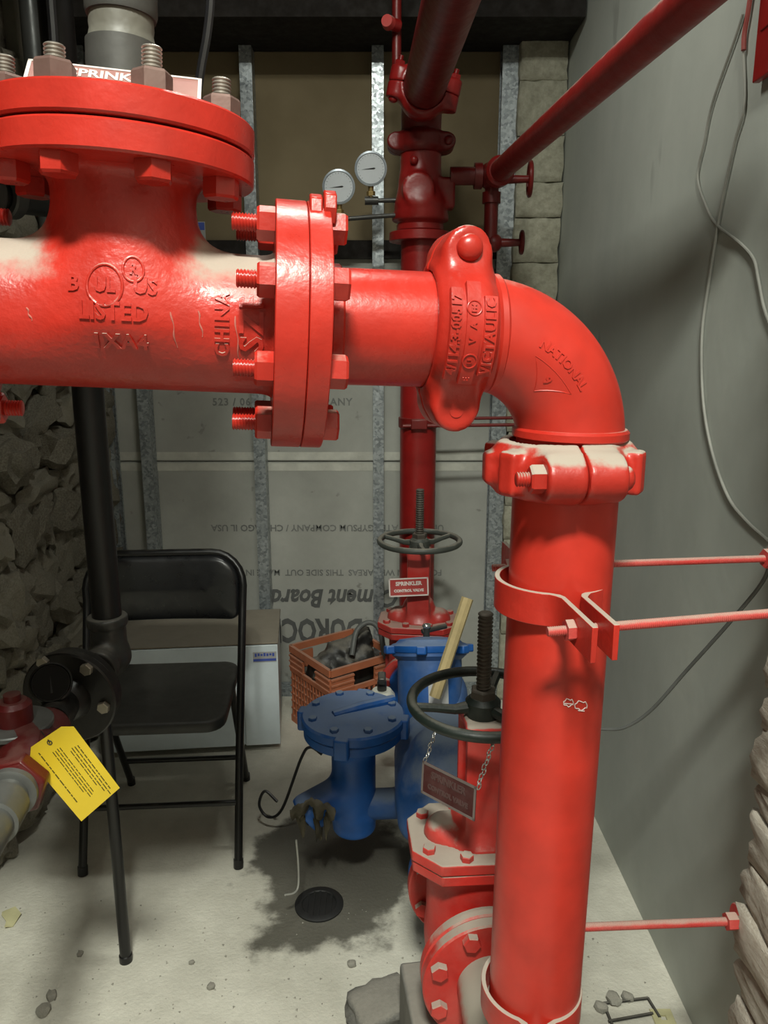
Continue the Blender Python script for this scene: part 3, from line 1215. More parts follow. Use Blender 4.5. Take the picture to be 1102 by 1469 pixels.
for ph, s_ in ((0.06, 'A'), (-0.11, 'V'), (-0.60, 'E')):
    text_cyl(s_, 0.009, 0.0, ph, RC + 0.0010, 'red_coupling', c1, vertical=True, bold=0.0003, depth=0.0009)

# --- elbow
S_E = 0.2065
el = thing('pipe_elbow', 'smooth red ninety degree elbow turning the pipe run downward', 'pipe fitting', main_loc(S_E), (0, R(1.2), R(7.5)))
RB, RPE = 0.112, 0.0575
ZE = -0.110
path = [Vector((-0.128, 0, 0)), Vector((-0.118, 0, 0))] + arc((-RB, 0, -RB), RB, PI / 2, 0, 28, (1, 0, 0), (0, 0, 1)) + [Vector((0, 0, -0.118)), Vector((0, 0, -0.135))]
rads = []
for i, p in enumerate(path):
    rads.append(RPE)
MB().tube(path, rads, 64).build('bend', 'red_pipe', el, 40)
# end beads
MB().ring(0.0600, 0.055, 0.0, 0.0105, 64, XAT(-0.0995), 0.0025).build('end_bead', 'red_pipe', el)
MB().ring(0.0622, 0.055, -0.1085, -0.0960, 64, I4, 0.0028).build('end_bead', 'red_coupling', el)


def elbow_text(txt, size, th_c, off, material='red_pipe', depth=0.0010, follow=True, name='raised_lettering', **kw):
    """lettering on the front of the bend; th is the bend angle, off the distance outward from the centre line"""
    me = text_mesh(txt, size, depth, **kw)

    def fn(a, b, c):
        o_ = off + b
        th = th_c - a / (RB + off)
        sn = max(-1, min(1, o_ / RPE))
        rr = RB + o_
        yy = -math.sqrt(max(0, RPE ** 2 - o_ ** 2)) - c
        return (-RB + rr * math.cos(th), yy, -RB + rr * math.sin(th))
    map_mesh(me, fn)
    return mesh_obj(name, me, material, el, 40)


elbow_text('NATIONAL', 0.0135, R(47), 0.0055, bold=0.0004, space=0.95)
elbow_text('9', 0.012, R(47), -0.019, bold=0.0004)


def elbow_pt(th, off, c=0.0):
    return Vector((-RB + (RB + off) * math.cos(th), -math.sqrt(RPE ** 2 - off ** 2) - c, -RB + (RB + off) * math.sin(th)))


tri = [(R(62), -0.008), (R(32), -0.008), (R(47), -0.034)]
pts = []
for i in range(3):
    (t0, o0), (t1, o1) = tri[i], tri[(i + 1) % 3]
    pts += [elbow_pt(t0 + (t1 - t0) * k / 6, o0 + (o1 - o0) * k / 6, -0.0002) for k in range(6)]
MB().tube(pts, 0.0007, 6, closed=True).build('raised_emblem', 'red_pipe', el)

# --- vertical coupling and vertical pipe
ZV = 0.28                     # height of the valve centre line
PV = Vector((0.1890, 0.829, 0))
c2 = thing('grooved_coupling', 'dusty red grooved pipe coupling clamped under the elbow', 'pipe coupling', (PV.x + 0.005, PV.y, H - 0.137), (0, 0, 0), 'grooved couplings of the main pipe')
# axis x -> vertical, lugs (+z) -> toward the camera
AZ = R(3)
mv = RZ(AZ) @ Matrix(((0, 1, 0, 0), (0, 0, -1, 0), (-1, 0, 0, 0), (0, 0, 0, 1)))
c2.rotation_euler = mv.to_euler()
coupling(c2, 'red_coupling_dusty', True, True)

vp = thing('vertical_pipe', 'tall red vertical pipe in the foreground going down past the clamps', 'pipe', (PV.x, PV.y, 0.0), (0, R(0.5), 0))
MB().pipe((0, 0, ZV + 0.125), (0, 0, H - 0.130), 0.0572, 0.006, 80).build('pipe', 'red_pipe', vp)


def on_pipe(px, py, c=0.0006):
    """point on the front of the vertical pipe, pipe coordinates"""
    u, v = (px - 551.0) / FPX, (734.5 - py) / FPX
    D = Vector((u, CP + SP * v, CP * v - SP))
    ox, oy = -PV.x, -PV.y
    a = D.x ** 2 + D.y ** 2
    b = 2 * (ox * D.x + oy * D.y)
    cc = ox * ox + oy * oy - (0.0572 + c) ** 2
    tt = (-b - math.sqrt(max(0, b * b - 4 * a * cc))) / (2 * a)
    return Vector((ox + tt * D.x, oy + tt * D.y, H + tt * D.z))


for (cx, cy, rx, ry) in ((805, 1008, 7, 5), (823, 1012, 9, 6)):
    pts = [on_pipe(cx + rx * math.cos(2 * PI * k / 16), cy + ry * math.sin(2 * PI * k / 16) + 1.5 * math.sin(k * 2.1)) for k in range(16)]
    MB().tube(pts, 0.0006, 6, closed=True).build('chalk_mark', 'chalk', vp)
for (x0, y0, x1, y1) in ((799, 1009, 812, 1010), (819, 1019, 828, 1020)):
    MB().tube([on_pipe(x0 + (x1 - x0) * k / 4, y0 + (y1 - y0) * k / 4) for k in range(5)], 0.0006, 6).build('chalk_mark', 'chalk', vp)


# --- riser clamps: two half bands with outward ears front and back
def riser_clamp(zc, az, label, hgt=0.036):
    root = thing('pipe_clamp', label, 'pipe clamp', (PV.x, PV.y, zc), (0, 0, az), 'riser clamps on the vertical pipe')
    t_, ri, ln, gap = 0.0058, 0.0578, 0.098, 0.0085
    for sx in (-1, 1):
        # outline of one half in plan: front ear, arc, back ear
        inner, outer = [], []
        a0 = math.asin((gap + 0.012) / ri)
        n = 22
        for k in range(n + 1):
            a = a0 + (PI - 2 * a0) * k / n
            inner.append((sx * ri * math.sin(a), -ri * math.cos(a)))
            outer.append((sx * (ri + t_) * math.sin(a), -(ri + t_) * math.cos(a)))
        g0, g1 = gap, gap + t_
        yb = ri + 0.004
        inner = [(sx * g0, -(ri + ln - 0.004 * (sx > 0))), (sx * g0, -(yb + 0.006)), (sx * (g0 + 0.003), -(yb - 0.001))] + inner + [(sx * (g0 + 0.003), yb - 0.001), (sx * g0, yb + 0.006), (sx * g0, ri + ln)]
        outer = [(sx * g1, -(ri + ln - 0.004 * (sx > 0))), (sx * g1, -(yb + 0.010)), (sx * (g1 + 0.004), -(yb + 0.003))] + outer + [(sx * (g1 + 0.004), yb + 0.003), (sx * g1, yb + 0.010), (sx * g1, ri + ln)]
        vs, fs = [], []
        m_ = len(inner)
        for zz in (-hgt / 2, hgt / 2):
            vs += [(x, y, zz) for x, y in inner]
            vs += [(x, y, zz) for x, y in outer]
        for i in range(m_ - 1):
            fs.append((i, i + 1, m_ + i + 1, m_ + i))
            fs.append((2 * m_ + i, 3 * m_ + i, 3 * m_ + i + 1, 2 * m_ + i + 1))
            fs.append((i, 2 * m_ + i, 2 * m_ + i + 1, i + 1))
            fs.append((m_ + i, m_ + i + 1, 3 * m_ + i + 1, 3 * m_ + i))
        fs.append((0, m_, 3 * m_, 2 * m_))
        fs.append((m_ - 1, 3 * m_ - 1, 4 * m_ - 1, 2 * m_ - 1))
        recalc(MB().add(vs, fs).build('half_band', 'red_coupling_dusty', root, 40, 0.0008))
    return root


Z_CL = H - 0.281
AZC = R(7)
cl1 = riser_clamp(Z_CL, AZC, 'upper red riser clamp with flat ears round the vertical pipe')
Z_C2 = H - 0.825
cl2 = riser_clamp(Z_C2, R(-4), 'lower dusty riser clamp at the foot of the vertical pipe')


def rod(name, label, p0, p1, r, washer=False, nuts=()):
    p0, p1 = Vector(p0), Vector(p1)
    root = thing(name, label, 'threaded rod', p0, (0, 0, 0), 'red tie rods of the pipe clamps')
    d = p1 - p0
    fr = frame((0, 0, 0), d)
    L = d.length
    MB().thread(r, 0.0, L, 0.0022, 0.0005, 16, fr).build('rod', 'red_rod', root)
    for s in nuts:
        recalc(MB().hexa(0.0190, s, s + 0.009, fr, 0.5).build('nut', 'red_rod', root, 30))
    if washer:
        recalc(MB().ring(0.024, r, L - 0.004, L - 0.001, 32, fr).build('washer', 'red_rod', root))
        recalc(MB().hexa(0.022, L - 0.020, L - 0.0045, fr, 0.2).build('nut', 'red_rod', root, 30))
    return root


mc = Matrix.Translation((PV.x, PV.y, Z_CL - 0.002)) @ RZ(AZC)
e0 = mc @ Vector((-0.042, -0.112, 0))
rod('tie_rod', 'red rod through the ears of the upper clamp running right', e0, (0.512, e0.y + 0.045, e0.z + 0.012), 0.0050, True, (0.0185, 0.0565))
e1 = mc @ Vector((-0.040, 0.105, 0.0))
rod('tie_rod', 'thin red rod behind the vertical pipe level with the upper clamp', e1, (0.512, e1.y + 0.03, e1.z + 0.004), 0.0048, True, (0.0165, 0.0545))
mc2 = Matrix.Translation((PV.x, PV.y, Z_C2)) @ RZ(R(-4))
e2 = mc2 @ Vector((-0.040, 0.105, 0.0))
rod('tie_rod', 'dusty red rod ending in a washer on the whitewashed stone', e2, (0.512, e2.y + 0.012, e2.z + 0.006), 0.0062, True, (0.0165, 0.0545))
e3 = mc2 @ Vector((-0.042, -0.112, 0))
rod('tie_rod', 'red rod through the front ears of the lowest clamp', e3, (0.512, e3.y + 0.012, e3.z + 0.004), 0.0055, True, (0.0185, 0.0565))

# pipe leaving the tee to the left
lp = thing('pipe_run', 'red pipe with flange leaving the tee at the left edge', 'pipe', main_loc(S_TEE - 0.1728), ROTM)
MB().ring(0.118, 0.05, -0.0285, -0.0004, 64, XAT(0), 0.003).build('flange', 'red_gloss', lp)
MB().pipe((-0.545, 0, 0), (-0.02, 0, 0), 0.0572, 0.006, 48).build('pipe', 'red_pipe', lp)
for k in range(8):
    a = R(22.5 + 45 * k)
    M = XAT(0, -0.0985 * math.cos(a), 0.0985 * math.sin(a))
    stud_bolt(lp, M, -0.06, 0.062, -0.0285, 0.029, 0.027, 0.008, 0.016, ('red_gloss', 'red_coupling', 'red_coupling'), 0.3 * k)

# ------------------------------------------------------------------ gate valves with rising stem (front and rear)


def gate_valve(name, label, loc, rz, mats, wheel_rot):
    red, wheel, stem = mats
    v = thing(name, label, 'valve', loc, (0, 0, rz), 'rising stem gate valves of the backflow assembly')

    def fb(P):
        d = s_cyl(P, (0, -0.105, 0), (0, 0.105, 0), 0.064)
        q = P * np.array([1.0, 1.35, 1.0])
        d = smin(d, s_cyl(q, (0, 0, -0.07), (0, 0, 0.158), 0.092, 0.02), 0.03)
        return smin(d, s_ball(P, (0, 0, -0.01), 0.088), 0.02)
    sdf_obj('body', fb, (-0.12, -0.115, -0.115), (0.12, 0.115, 0.172), 0.0062, red, v)
    YF = frame((0, 0, 0), (0, -1, 0), up=(0, 0, 1))
    for s in (-1, 1):
        fl = MB().ring(0.1145, 0.052, 0.092, 0.115, 64, frame((0, 0, 0), (0, s, 0), up=(0, 0, 1)), 0.003).build('flange', red, v)
        for k in range(8):
            a = R(22.5 + 45 * k)
            M = frame((0.0955 * math.cos(a), 0, 0.0955 * math.sin(a)), (0, s, 0), up=(0, 0, 1))
            if s < 0:
                M = T(0, 0.0, 0) @ M
            recalc(MB().hexa(0.026, 0.0, 0.013, M @ T(0, 0, 0.138 if s < 0 else 0.078), a).build('bolt', red, v, 30))
    # mating flange of the neighbouring pipe is built with that pipe
    octo = lambda a, b, c: [(-a, -b + c), (-a + c, -b), (a - c, -b), (a, -b + c), (a, b - c), (a - c, b), (-a + c, b), (-a, b - c)]
    recalc(MB().prism(octo(0.122, 0.088, 0.045), 0.148, 0.168).build('body_top_flange', red, v, 30, 0.003))
    bf = recalc(MB().prism(octo(0.124, 0.090, 0.045), 0.1695, 0.190).build('bonnet_flange', red, v, 30, 0.003))
    for (bx, by) in ((-0.095, -0.05), (0.095, -0.05), (-0.095, 0.05), (0.095, 0.05), (-0.035, -0.075), (0.035, -0.075), (-0.035, 0.075), (0.035, 0.075)):
        recalc(MB().hexa(0.020, 0.190, 0.200, T(bx, by, 0), bx * 9).build('bolt', red, bf, 30))

    def fy(P):
        q = P * np.array([1.0, 1.15, 1.0])
        d = s_cap(q, (0, 0, 0.190), (0, 0, 0.222), 0.074, 0.050)
        d = smax(d, 0.186 - P[:, 2], 0.004)
        for s in (-1, 1):
            # rounded lobes and the two flat yoke arms
            d = smin(d, s_ball(P, (s * 0.062, 0, 0.190), 0.036), 0.012)
            arm = s_box(P, (0, s * 0.040, 0.305), (0.068, 0.015, 0.215), 0.004)
            d = smin(d, arm, 0.014)
        top = s_box(P, (0, 0, 0.404), (0.066, 0.092, 0.020), 0.006)
        d = smin(d, top, 0.008)
        return smax(d, 0.187 - P[:, 2], 0.002)
    sdf_obj('yoke', fy, (-0.125, -0.10, 0.178), (0.125, 0.10, 0.425), 0.0055, red, v)
    MB().lathe([(0, 0.225), (0.026, 0.225), (0.026, 0.255), (0.018, 0.262), (0.018, 0.275), (0, 0.275)], 28).build('packing_gland', stem, v)
    MB().thread(0.0128, 0.27, 0.598, 0.0068, 0.0022, 22).build('stem', stem, v)
    hw = MB().torus(0.1210, 0.0092, T(0, 0, 0.438), 64, 12).build('handwheel_rim', wheel, v)
    MB().lathe([(0.0131, 0.412), (0.028, 0.412), (0.030, 0.420), (0.030, 0.440), (0.022, 0.448), (0.0131, 0.448)], 32, None, True).build('handwheel_hub', wheel, v)
    for k in range(3):
        a = wheel_rot + k * 2 * PI / 3
        c, s = math.cos(a), math.sin(a)
        MB().tube([(0.024 * c, 0.024 * s, 0.430), (0.05 * c, 0.05 * s, 0.428), (0.085 * c, 0.085 * s, 0.434), (0.116 * c, 0.116 * s, 0.438)], [0.011, 0.0085, 0.0075, 0.0075], 10).build('handwheel_spoke', wheel, v)
    recalc(MB().hexa(0.040, 0.448, 0.462, None, 0.3).build('stem_nut', stem, v, 30))
    return v


VX = 0.168
VYF, VYR = 1.20, 2.255
vf = gate_valve('gate_valve', 'dusty red gate valve with dark green handwheel behind the vertical pipe', (VX, VYF, ZV), R(4), ('red_dusty', 'wheel_green', 'stem_steel'), R(186))
vr = gate_valve('gate_valve', 'red gate valve with grey handwheel at the back wall riser', (0.108, VYR, ZV), R(-6), ('red_valve', 'wheel_grey', 'stem_steel'), R(40))

# inlet elbow: the vertical pipe turns into the front valve
ip = thing('inlet_elbow', 'dust covered red elbow flanged to the front valve near the floor', 'pipe fitting', (VX + 0.008, VYF - 0.116, ZV), (0, 0, R(4)))
MB().ring(0.1145, 0.052, 0.0, 0.0225, 64, frame((0, 0, 0), (0, -1, 0), up=(0, 0, 1)), 0.003).build('flange', 'red_dusty', ip)
im = (T(VX + 0.008, VYF - 0.116, ZV) @ RZ(R(4))).inverted()
ve = im @ Vector((PV.x + 0.003, PV.y, ZV))
path = [Vector((0, -0.015, 0)), Vector((ve.x * 0.5, (ve.y + 0.10) * 0.6, 0))] + [Vector((ve.x, ve.y + 0.10 - 0.10 * math.sin(a), 0.10 - 0.10 * math.cos(a))) for a in [PI / 2 * k / 12 for k in range(13)]] + [Vector((ve.x, ve.y, 0.124))]
MB().tube(path, 0.0580, 48).build('bend', 'red_dusty_pipe', ip)

# supports
o = MB().box((0, 0, 0.0825), (0.10, 0.19, 0.165)).build('support_block', 'concrete_block', None, 30, 0.006, 2)
o.location = (0.092, 1.145, 0.0)
o.rotation_euler = (0, 0, R(8))
tag(o, 'dark concrete support block under the front valve flange', 'concrete block')
o = MB().box((0, 0, 0.08), (0.12, 0.18, 0.16)).build('support_block', 'concrete_block', None, 30, 0.006, 2)
o.location = (0.135, 2.22, 0.0)
tag(o, 'concrete block carrying the rear gate valve', 'concrete block')

# hanging identification signs
def small_sign(label, loc, rot, w, h, mat, border, rows, lettering):
    s = thing('valve_sign', label, 'sign', loc, rot, 'sprinkler control valve signs')
    MB().box((0, 0, -h / 2), (w, 0.0016, h)).build('plate', mat, s, None, 0.0003)
    m = MB()
    for sx in (-1, 1):
        m.box((sx * (w / 2 - 0.002), -0.0010, -h / 2), (0.004, 0.0008, h))
    for zz in (-0.002, -h + 0.002):
        m.box((0, -0.0010, zz), (w, 0.0008, 0.004))
    m.build('border', border, s, None)
    for k, r_ in enumerate(rows):
        text_flat(r_, min(h * 0.30, 1.45 * w * 0.84 / len(r_)), T(0, -0.0011, -h * (0.31 + 0.38 * k)) @ RX(PI / 2), lettering, s, 0.0003, bold=0.0007)
    return s


ps = at(586, 829, VYR - 0.075)
small_sign('red and white sprinkler control valve sign on the rear valve', ps, (R(-4), R(-2), R(2)), 0.118, 0.056, 'sign_red', 'sign_white', ('SPRINKLER', 'CONTROL VALVE'), 'sign_white')
p_r = at(684, 1129, VYF - 0.145)
p_l = at(607, 1091, VYF - 0.050)
dv = p_r - p_l
L_ = dv.length
yaw = math.atan2(dv.y, dv.x)
pit = -math.asin(dv.z / L_)
small_sign('dark grimy sprinkler valve sign hanging by a chain from the front handwheel', (p_l + p_r) / 2, (R(-8), pit, yaw), L_, 0.054, 'sign_old', 'sign_old_rim', ('SPRINKLER', 'CONTROL VALVE'), 'sign_old_print')


def chain(label, p0, p1, n, r=0.0034):
    p0, p1 = Vector(p0), Vector(p1)
    c = thing('sign_chain', label, 'chain', p0, (0, 0, 0), 'sign chains')
    d = (p1 - p0)
    for k in range(n):
        q = d * ((k + 0.5) / n) + Vector((0.0015 * math.sin(k * 2.3), 0, 0))
        M = frame(q, d) @ RZ(PI / 2 * k + 0.4) @ RX(PI / 2) @ Matrix.Diagonal((1, 1.45, 1, 1))
        MB().torus(r, 0.0009, M, 14, 6).build('link', 'chrome', c)
    return c


wheel_under = Vector((VX, VYF - 0.108, ZV + 0.432))
chain('bright chain between the dark sign and the front handwheel', wheel_under + Vector((0.003, -0.004, -0.004)), p_r + Vector((0.001, 0, -0.003)), 10)
chain('short faint chain at the far end of the dark sign', p_l + Vector((0.02, 0.02, 0.04)), p_l + Vector((0.003, 0, -0.004)), 6, 0.003)

# ------------------------------------------------------------------ blue backflow preventer between the valves
bp = thing('backflow_preventer', 'blue backflow preventer with round relief valve cover between the two gate valves', 'valve', (0.14, 1.74, ZV))
bo = Vector((0.14, 1.74, ZV))


def L3(p):
    return Vector(p) - bo


def f_main(P):
    d = s_cap(P, (0.022, -0.405, 0.0), (-0.012, 0.36, 0.0), 0.070)
    d = smin(d, s_cap(P, (0.0, -0.17, 0.02), (0.0, -0.05, 0.05), 0.115), 0.05)
    d = smin(d, s_cap(P, (-0.005, 0.10, 0.02), (0.0, 0.17, 0.10), 0.085), 0.05)
    # humped arm over the front check
    d = smin(d, s_cap(P, (-0.07, -0.22, -0.02), (-0.03, -0.15, 0.13), 0.034), 0.03)
    d = smin(d, s_cap(P, (-0.03, -0.15, 0.13), (0.06, -0.14, 0.135), 0.034), 0.03)
    # link to relief valve
    return smin(d, s_cap(P, (-0.02, -0.09, -0.05), (-0.20, -0.10, -0.05), 0.036), 0.02)


sdf_obj('body', f_main, (-0.26, -0.50, -0.16), (0.16, 0.46, 0.21), 0.009, 'blue_dusty', bp)
MB().ring(0.1145, 0.05, 0.0, 0.022, 56, frame((0.0225, -0.424, 0), (0, 1, 0)), 0.003).build('flange', 'blue_paint', bp)
MB().ring(0.1145, 0.05, 0.0, 0.022, 56, frame((-0.018, 0.398, 0), (0, -1, 0)), 0.003).build('flange', 'blue_paint', bp)
# rear check tower with bolted cap
ct = L3(at(618, 1028, 1.87))
cb = L3(at(616, 935, 1.93))
ax_ = (cb - ct).normalized()
MB().lathe([(0, 0), (0.086, 0), (0.086, (cb - ct).length - 0.02), (0.100, (cb - ct).length - 0.008), (0.100, (cb - ct).length), (0, (cb - ct).length)], 48, frame(ct, ax_)).build('check_tower', 'blue_dusty', bp)
fr = frame(cb, ax_)
cap = MB().lathe([(0, 0.001), (0.102, 0.001), (0.104, 0.004), (0.104, 0.018), (0.098, 0.022), (0.090, 0.024), (0.080, 0.034), (0.03, 0.040), (0, 0.040)], 48, fr).build('check_cover', 'blue_paint', bp)
for k in range(6):
    a = R(15 + 60 * k)
    M = fr @ T(0.108 * math.cos(a), 0.108 * math.sin(a), 0) @ RZ(a)
    MB().box((0, 0, 0.008), (0.034, 0.026, 0.022), M).build('ear', 'blue_paint', cap, 30, 0.004)
# paper label on the tower
vs, fs = [], []
fl = frame(ct, ax_)
inv = fl.inverted()
cdir = (fl.to_3x3().inverted() @ (Vector((0, 0, H)) - (bo + (ct + cb) / 2))).normalized()
a0 = math.atan2(cdir.y, cdir.x)
for i in range(9):
    a = a0 - 0.05 + 0.62 * i / 8
    for zz in (0.035, 0.105):
        vs.append(fl @ Vector((0.0868 * math.cos(a), 0.0868 * math.sin(a), zz)))
for i in range(8):
    fs.append((2 * i, 2 * i + 2, 2 * i + 3, 2 * i + 1))
MB().add(vs, fs).build('paper_label', 'label_paper', bp, 40)
# relief valve
RV = Vector((-0.072, 1.645, 0.0)) - bo
rvm = T(RV.x, RV.y, 0)
zt = at(503, 1022, 1.645).z - bo.z


def f_rel(P):
    Q = P - np.array([RV.x, RV.y, 0])
    zb = 0.160 - bo.z
    d = s_cap(Q, (0, 0, zb + 0.05), (0, 0, zt - 0.09), 0.052)
    d = smin(d, s_cyl(Q, (0, 0, zb), (0, 0, zb + 0.06), 0.052, 0.012), 0.01)
    d = smin(d, s_cyl(Q, (0, 0, zt - 0.085), (0, 0, zt - 0.03), 0.060, 0.01), 0.02)
    e = np.array([-0.105, -0.045, zb + 0.075])
    d = smin(d, s_cap(Q, (0, 0, zb + 0.125), e, 0.036, 0.046), 0.02)
    n_ = np.array([-0.72, -0.30, -0.55])
    n_ = n_ / np.linalg.norm(n_)
    d = smax(d, (Q - e) @ n_ - 0.012, 0.004)
    hole = s_cap(Q, e + n_ * 0.0, e + n_ * 0.08, 0.033)
    return smax(d, -hole, 0.003)


sdf_obj('relief_body', f_rel, (RV.x - 0.19, RV.y - 0.13, -0.14), (RV.x + 0.09, RV.y + 0.09, zt + 0.01), 0.0062, 'blue_paint', bp)
MB().disc(0.116, zt - 0.052, zt - 0.0275, 64, rvm, 0.003).build('relief_flange', 'blue_paint', bp)
cov = MB().lathe([(0, zt - 0.026), (0.117, zt - 0.026), (0.121, zt - 0.022), (0.121, zt - 0.006), (0.117, zt - 0.001), (0.085, zt + 0.002), (0.03, zt + 0.006), (0, zt + 0.006)], 64, rvm).build('relief_cover', 'blue_paint', bp)
for k in range(8):
    a = R(22 + 45 * k)
    M = rvm @ T(0.098 * math.cos(a), 0.098 * math.sin(a), zt - 0.001)
    recalc(MB().hexa(0.018, 0.0, 0.009, M, a).build('cover_bolt', 'blue_dusty', cov, 30))
for k in range(4):
    a = R(80 + 90 * k)
    M = rvm @ RZ(a) @ T(0.121, 0, zt - 0.026)
    MB().box((0, 0, 0), (0.022, 0.034, 0.050), M).build('ear', 'blue_paint', cov, 30, 0.005)
# pressed rib across the cover
MB().tube([rvm @ Vector((-0.045, -0.02, zt + 0.004)), rvm @ Vector((0.02, 0.012, zt + 0.008)), rvm @ Vector((0.095, 0.055, zt + 0.006))], [0.010, 0.013, 0.011], 10).build('sense_line', 'blue_paint', cov)
# test cocks
tc = thing('test_cock', 'grey test cock wrapped in white tape behind the relief valve cover', 'valve', at(548, 1000, 1.80))
p = at(548, 1000, 1.80)
zz0 = 0.0
MB().lathe([(0, -0.045), (0.030, -0.045), (0.036, -0.02), (0.033, 0.008), (0.024, 0.020), (0, 0.020)], 24).build('taped_base', 'white_tape', tc, 50)
MB().cyl((0, 0, 0.018), (0, 0, 0.044), 0.012, 0.012, 16).build('stem', 'iron_fitting', tc)
MB().box((0.0, 0, 0.052), (0.020, 0.045, 0.018)).build('handle', 'iron_fitting', tc, 30, 0.004)
tc2 = thing('test_cock', 'small chrome test cock on top of the rear check cover', 'valve', at(612, 905, 1.95))
MB().cyl((0, 0, -0.02), (0, 0, 0.012), 0.009, 0.009, 16).build('stem', 'iron_fitting', tc2)
MB().cyl((-0.012, 0, -0.002), (0.055, 0.03, 0.002), 0.007, 0.007, 16).build('outlet', 'iron_fitting', tc2)
MB().ball((0, 0, 0.014), 0.010, 1.2, 1, 0.8).build('handle', 'chrome', tc2)

# wooden stick leaning over the blue tower
p0, p1 = at(671, 858, 1.80), at(624, 1000, 1.735)
st = tag(MB().tube([p1 - bo, (p1 * 0.45 + p0 * 0.55) - bo, p0 - bo], [0.0145, 0.0145, 0.0150], 8).build('wooden_stick', 'wood_stick', None, 30), 'pale wooden stick leaning against the blue check tower', 'stick')
st.location = bo

# ------------------------------------------------------------------ rear riser and overhead pipe
RXc, RYc = 0.108, 2.43
rs = thing('riser_pipe', 'tall dark red riser pipe in front of the cement board wall', 'pipe', (RXc, RYc, 0.0))
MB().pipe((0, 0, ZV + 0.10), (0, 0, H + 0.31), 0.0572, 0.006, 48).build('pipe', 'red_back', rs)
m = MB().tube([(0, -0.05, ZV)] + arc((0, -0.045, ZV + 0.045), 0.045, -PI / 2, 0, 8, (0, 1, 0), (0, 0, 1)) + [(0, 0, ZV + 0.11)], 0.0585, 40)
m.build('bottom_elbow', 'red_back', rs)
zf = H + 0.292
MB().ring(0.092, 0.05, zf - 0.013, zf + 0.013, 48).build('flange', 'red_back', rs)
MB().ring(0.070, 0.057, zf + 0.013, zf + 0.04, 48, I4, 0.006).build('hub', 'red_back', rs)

cv = thing('check_valve', 'dark red alarm check valve body in the upper riser', 'valve', (RXc, RYc, H + 0.33))


def f_cv(P):
    d = s_cyl(P, (0, 0, 0.0), (0, 0, 0.20), 0.060, 0.004)
    d = smin(d, s_cap(P, (0, -0.012, 0.05), (0, -0.006, 0.105), 0.078, 0.062), 0.02)
    d = smin(d, s_cyl(P, (0, 0, 0.006), (0, 0, 0.030), 0.084, 0.006), 0.01)
    d = smin(d, s_cyl(P, (-0.01, -0.085, 0.085), (-0.01, 0, 0.085), 0.046, 0.006), 0.012)
    return smin(d, s_box(P, (0.075, -0.01, 0.082), (0.05, 0.07, 0.085), 0.008), 0.012)


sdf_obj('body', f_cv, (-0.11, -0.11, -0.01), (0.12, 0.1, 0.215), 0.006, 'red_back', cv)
MB().ball((-0.022, -0.062, 0.165), 0.012).build('plug', 'red_back', cv)

cA = thing('grooved_coupling', 'dark red coupling between check valve and overhead elbow', 'pipe coupling', (RXc, RYc, H + 0.552), (0, R(90), 0), 'couplings of the rear riser')
coupling(cA, 'red_dark')
oe = thing('overhead_pipe', 'dark red overhead pipe coming from the rear riser toward the camera', 'pipe', (RXc, RYc, H + 0.66))
ddx = 0.040
path = [Vector((0, 0, -0.108))] + [Vector((0, -0.09 + 0.09 * math.cos(a), -0.09 + 0.09 * math.sin(a))) for a in [PI / 2 * k / 14 for k in range(15)]]
path += [Vector((0, -0.13, 0))]
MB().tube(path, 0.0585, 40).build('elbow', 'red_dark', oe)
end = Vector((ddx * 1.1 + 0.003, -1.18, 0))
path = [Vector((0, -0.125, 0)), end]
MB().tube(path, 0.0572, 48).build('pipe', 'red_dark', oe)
u_ = (end - path[0]).normalized()
path = [end - u_ * 0.01] + [end + u_ * 0.11 * math.sin(a) + Vector((0, 0, 0.11 - 0.11 * math.cos(a))) for a in [PI / 2 * k / 10 for k in range(11)]] + [end + u_ * 0.11 + Vector((0, 0, 1.15))]
MB().tube(path, 0.0580, 40).build('upturn', 'red_dark', oe)
cB = thing('grooved_coupling', 'red bolted coupling on the overhead pipe above the rear riser', 'pipe coupling', (RXc + 0.001, RYc - 0.128, H + 0.66), (0, 0, R(92)), 'couplings of the rear riser')
cB.rotation_euler = (RZ(R(-88)) @ RX(R(78))).to_euler()
coupling(cB, 'red_back')

# thin drain pipe up beside the overhead pipe
p_a, p_b = at(569, 108, 2.34), at(576, -30, 2.30)
dp = thing('drain_pipe', 'thin red pipe with a pink capped outlet left of the overhead pipe', 'pipe', p_a)
MB().tube([Vector((0, 0, 0)), Vector((0, 0, 3.14 - p_a.z))], 0.013, 20).build('pipe', 'red_dark', dp)
q = at(558, 33, 2.30) - p_a
MB().cyl(q + Vector((0.025, 0.02, 0)), q, 0.016, 0.016, 20).build('outlet', 'red_back', dp)
MB().cyl(q, q + Vector((-0.006, -0.018, 0)), 0.019, 0.015, 20).build('cap', 'red_rod', dp)

# branch, small valves and the sloping-looking 2 inch pipe on the right
zb = H + 0.458
bx = at(706, 255, 2.40).x
br = thing('branch_pipe', 'dark red branch pipe with two small wheel valves right of the riser', 'pipe', (RXc, 2.40, zb))
MB().cyl((0.085, 0, 0), (bx - RXc, 0, 0), 0.025, 0.025, 24).build('branch', 'red_dark', br)
MB().lathe([(0, 0), (0.036, 0), (0.036, 0.022), (0.028, 0.026), (0, 0.026)], 28, frame((bx - RXc - 0.052, 0, 0), (1, 0, 0))).build('collar', 'red_dark', br)
xb = bx - RXc
MB().ball((xb, 0, 0), 0.040).build('cross', 'red_dark', br)
MB().cyl((xb, 0, 0.0), (xb, 0, -0.185), 0.020, 0.020, 24).build('drop', 'red_dark', br)
MB().lathe([(0, 0), (0.027, 0), (0.027, 0.03), (0, 0.03)], 24, T(xb, 0, -0.075)).build('collar', 'red_dark', br)
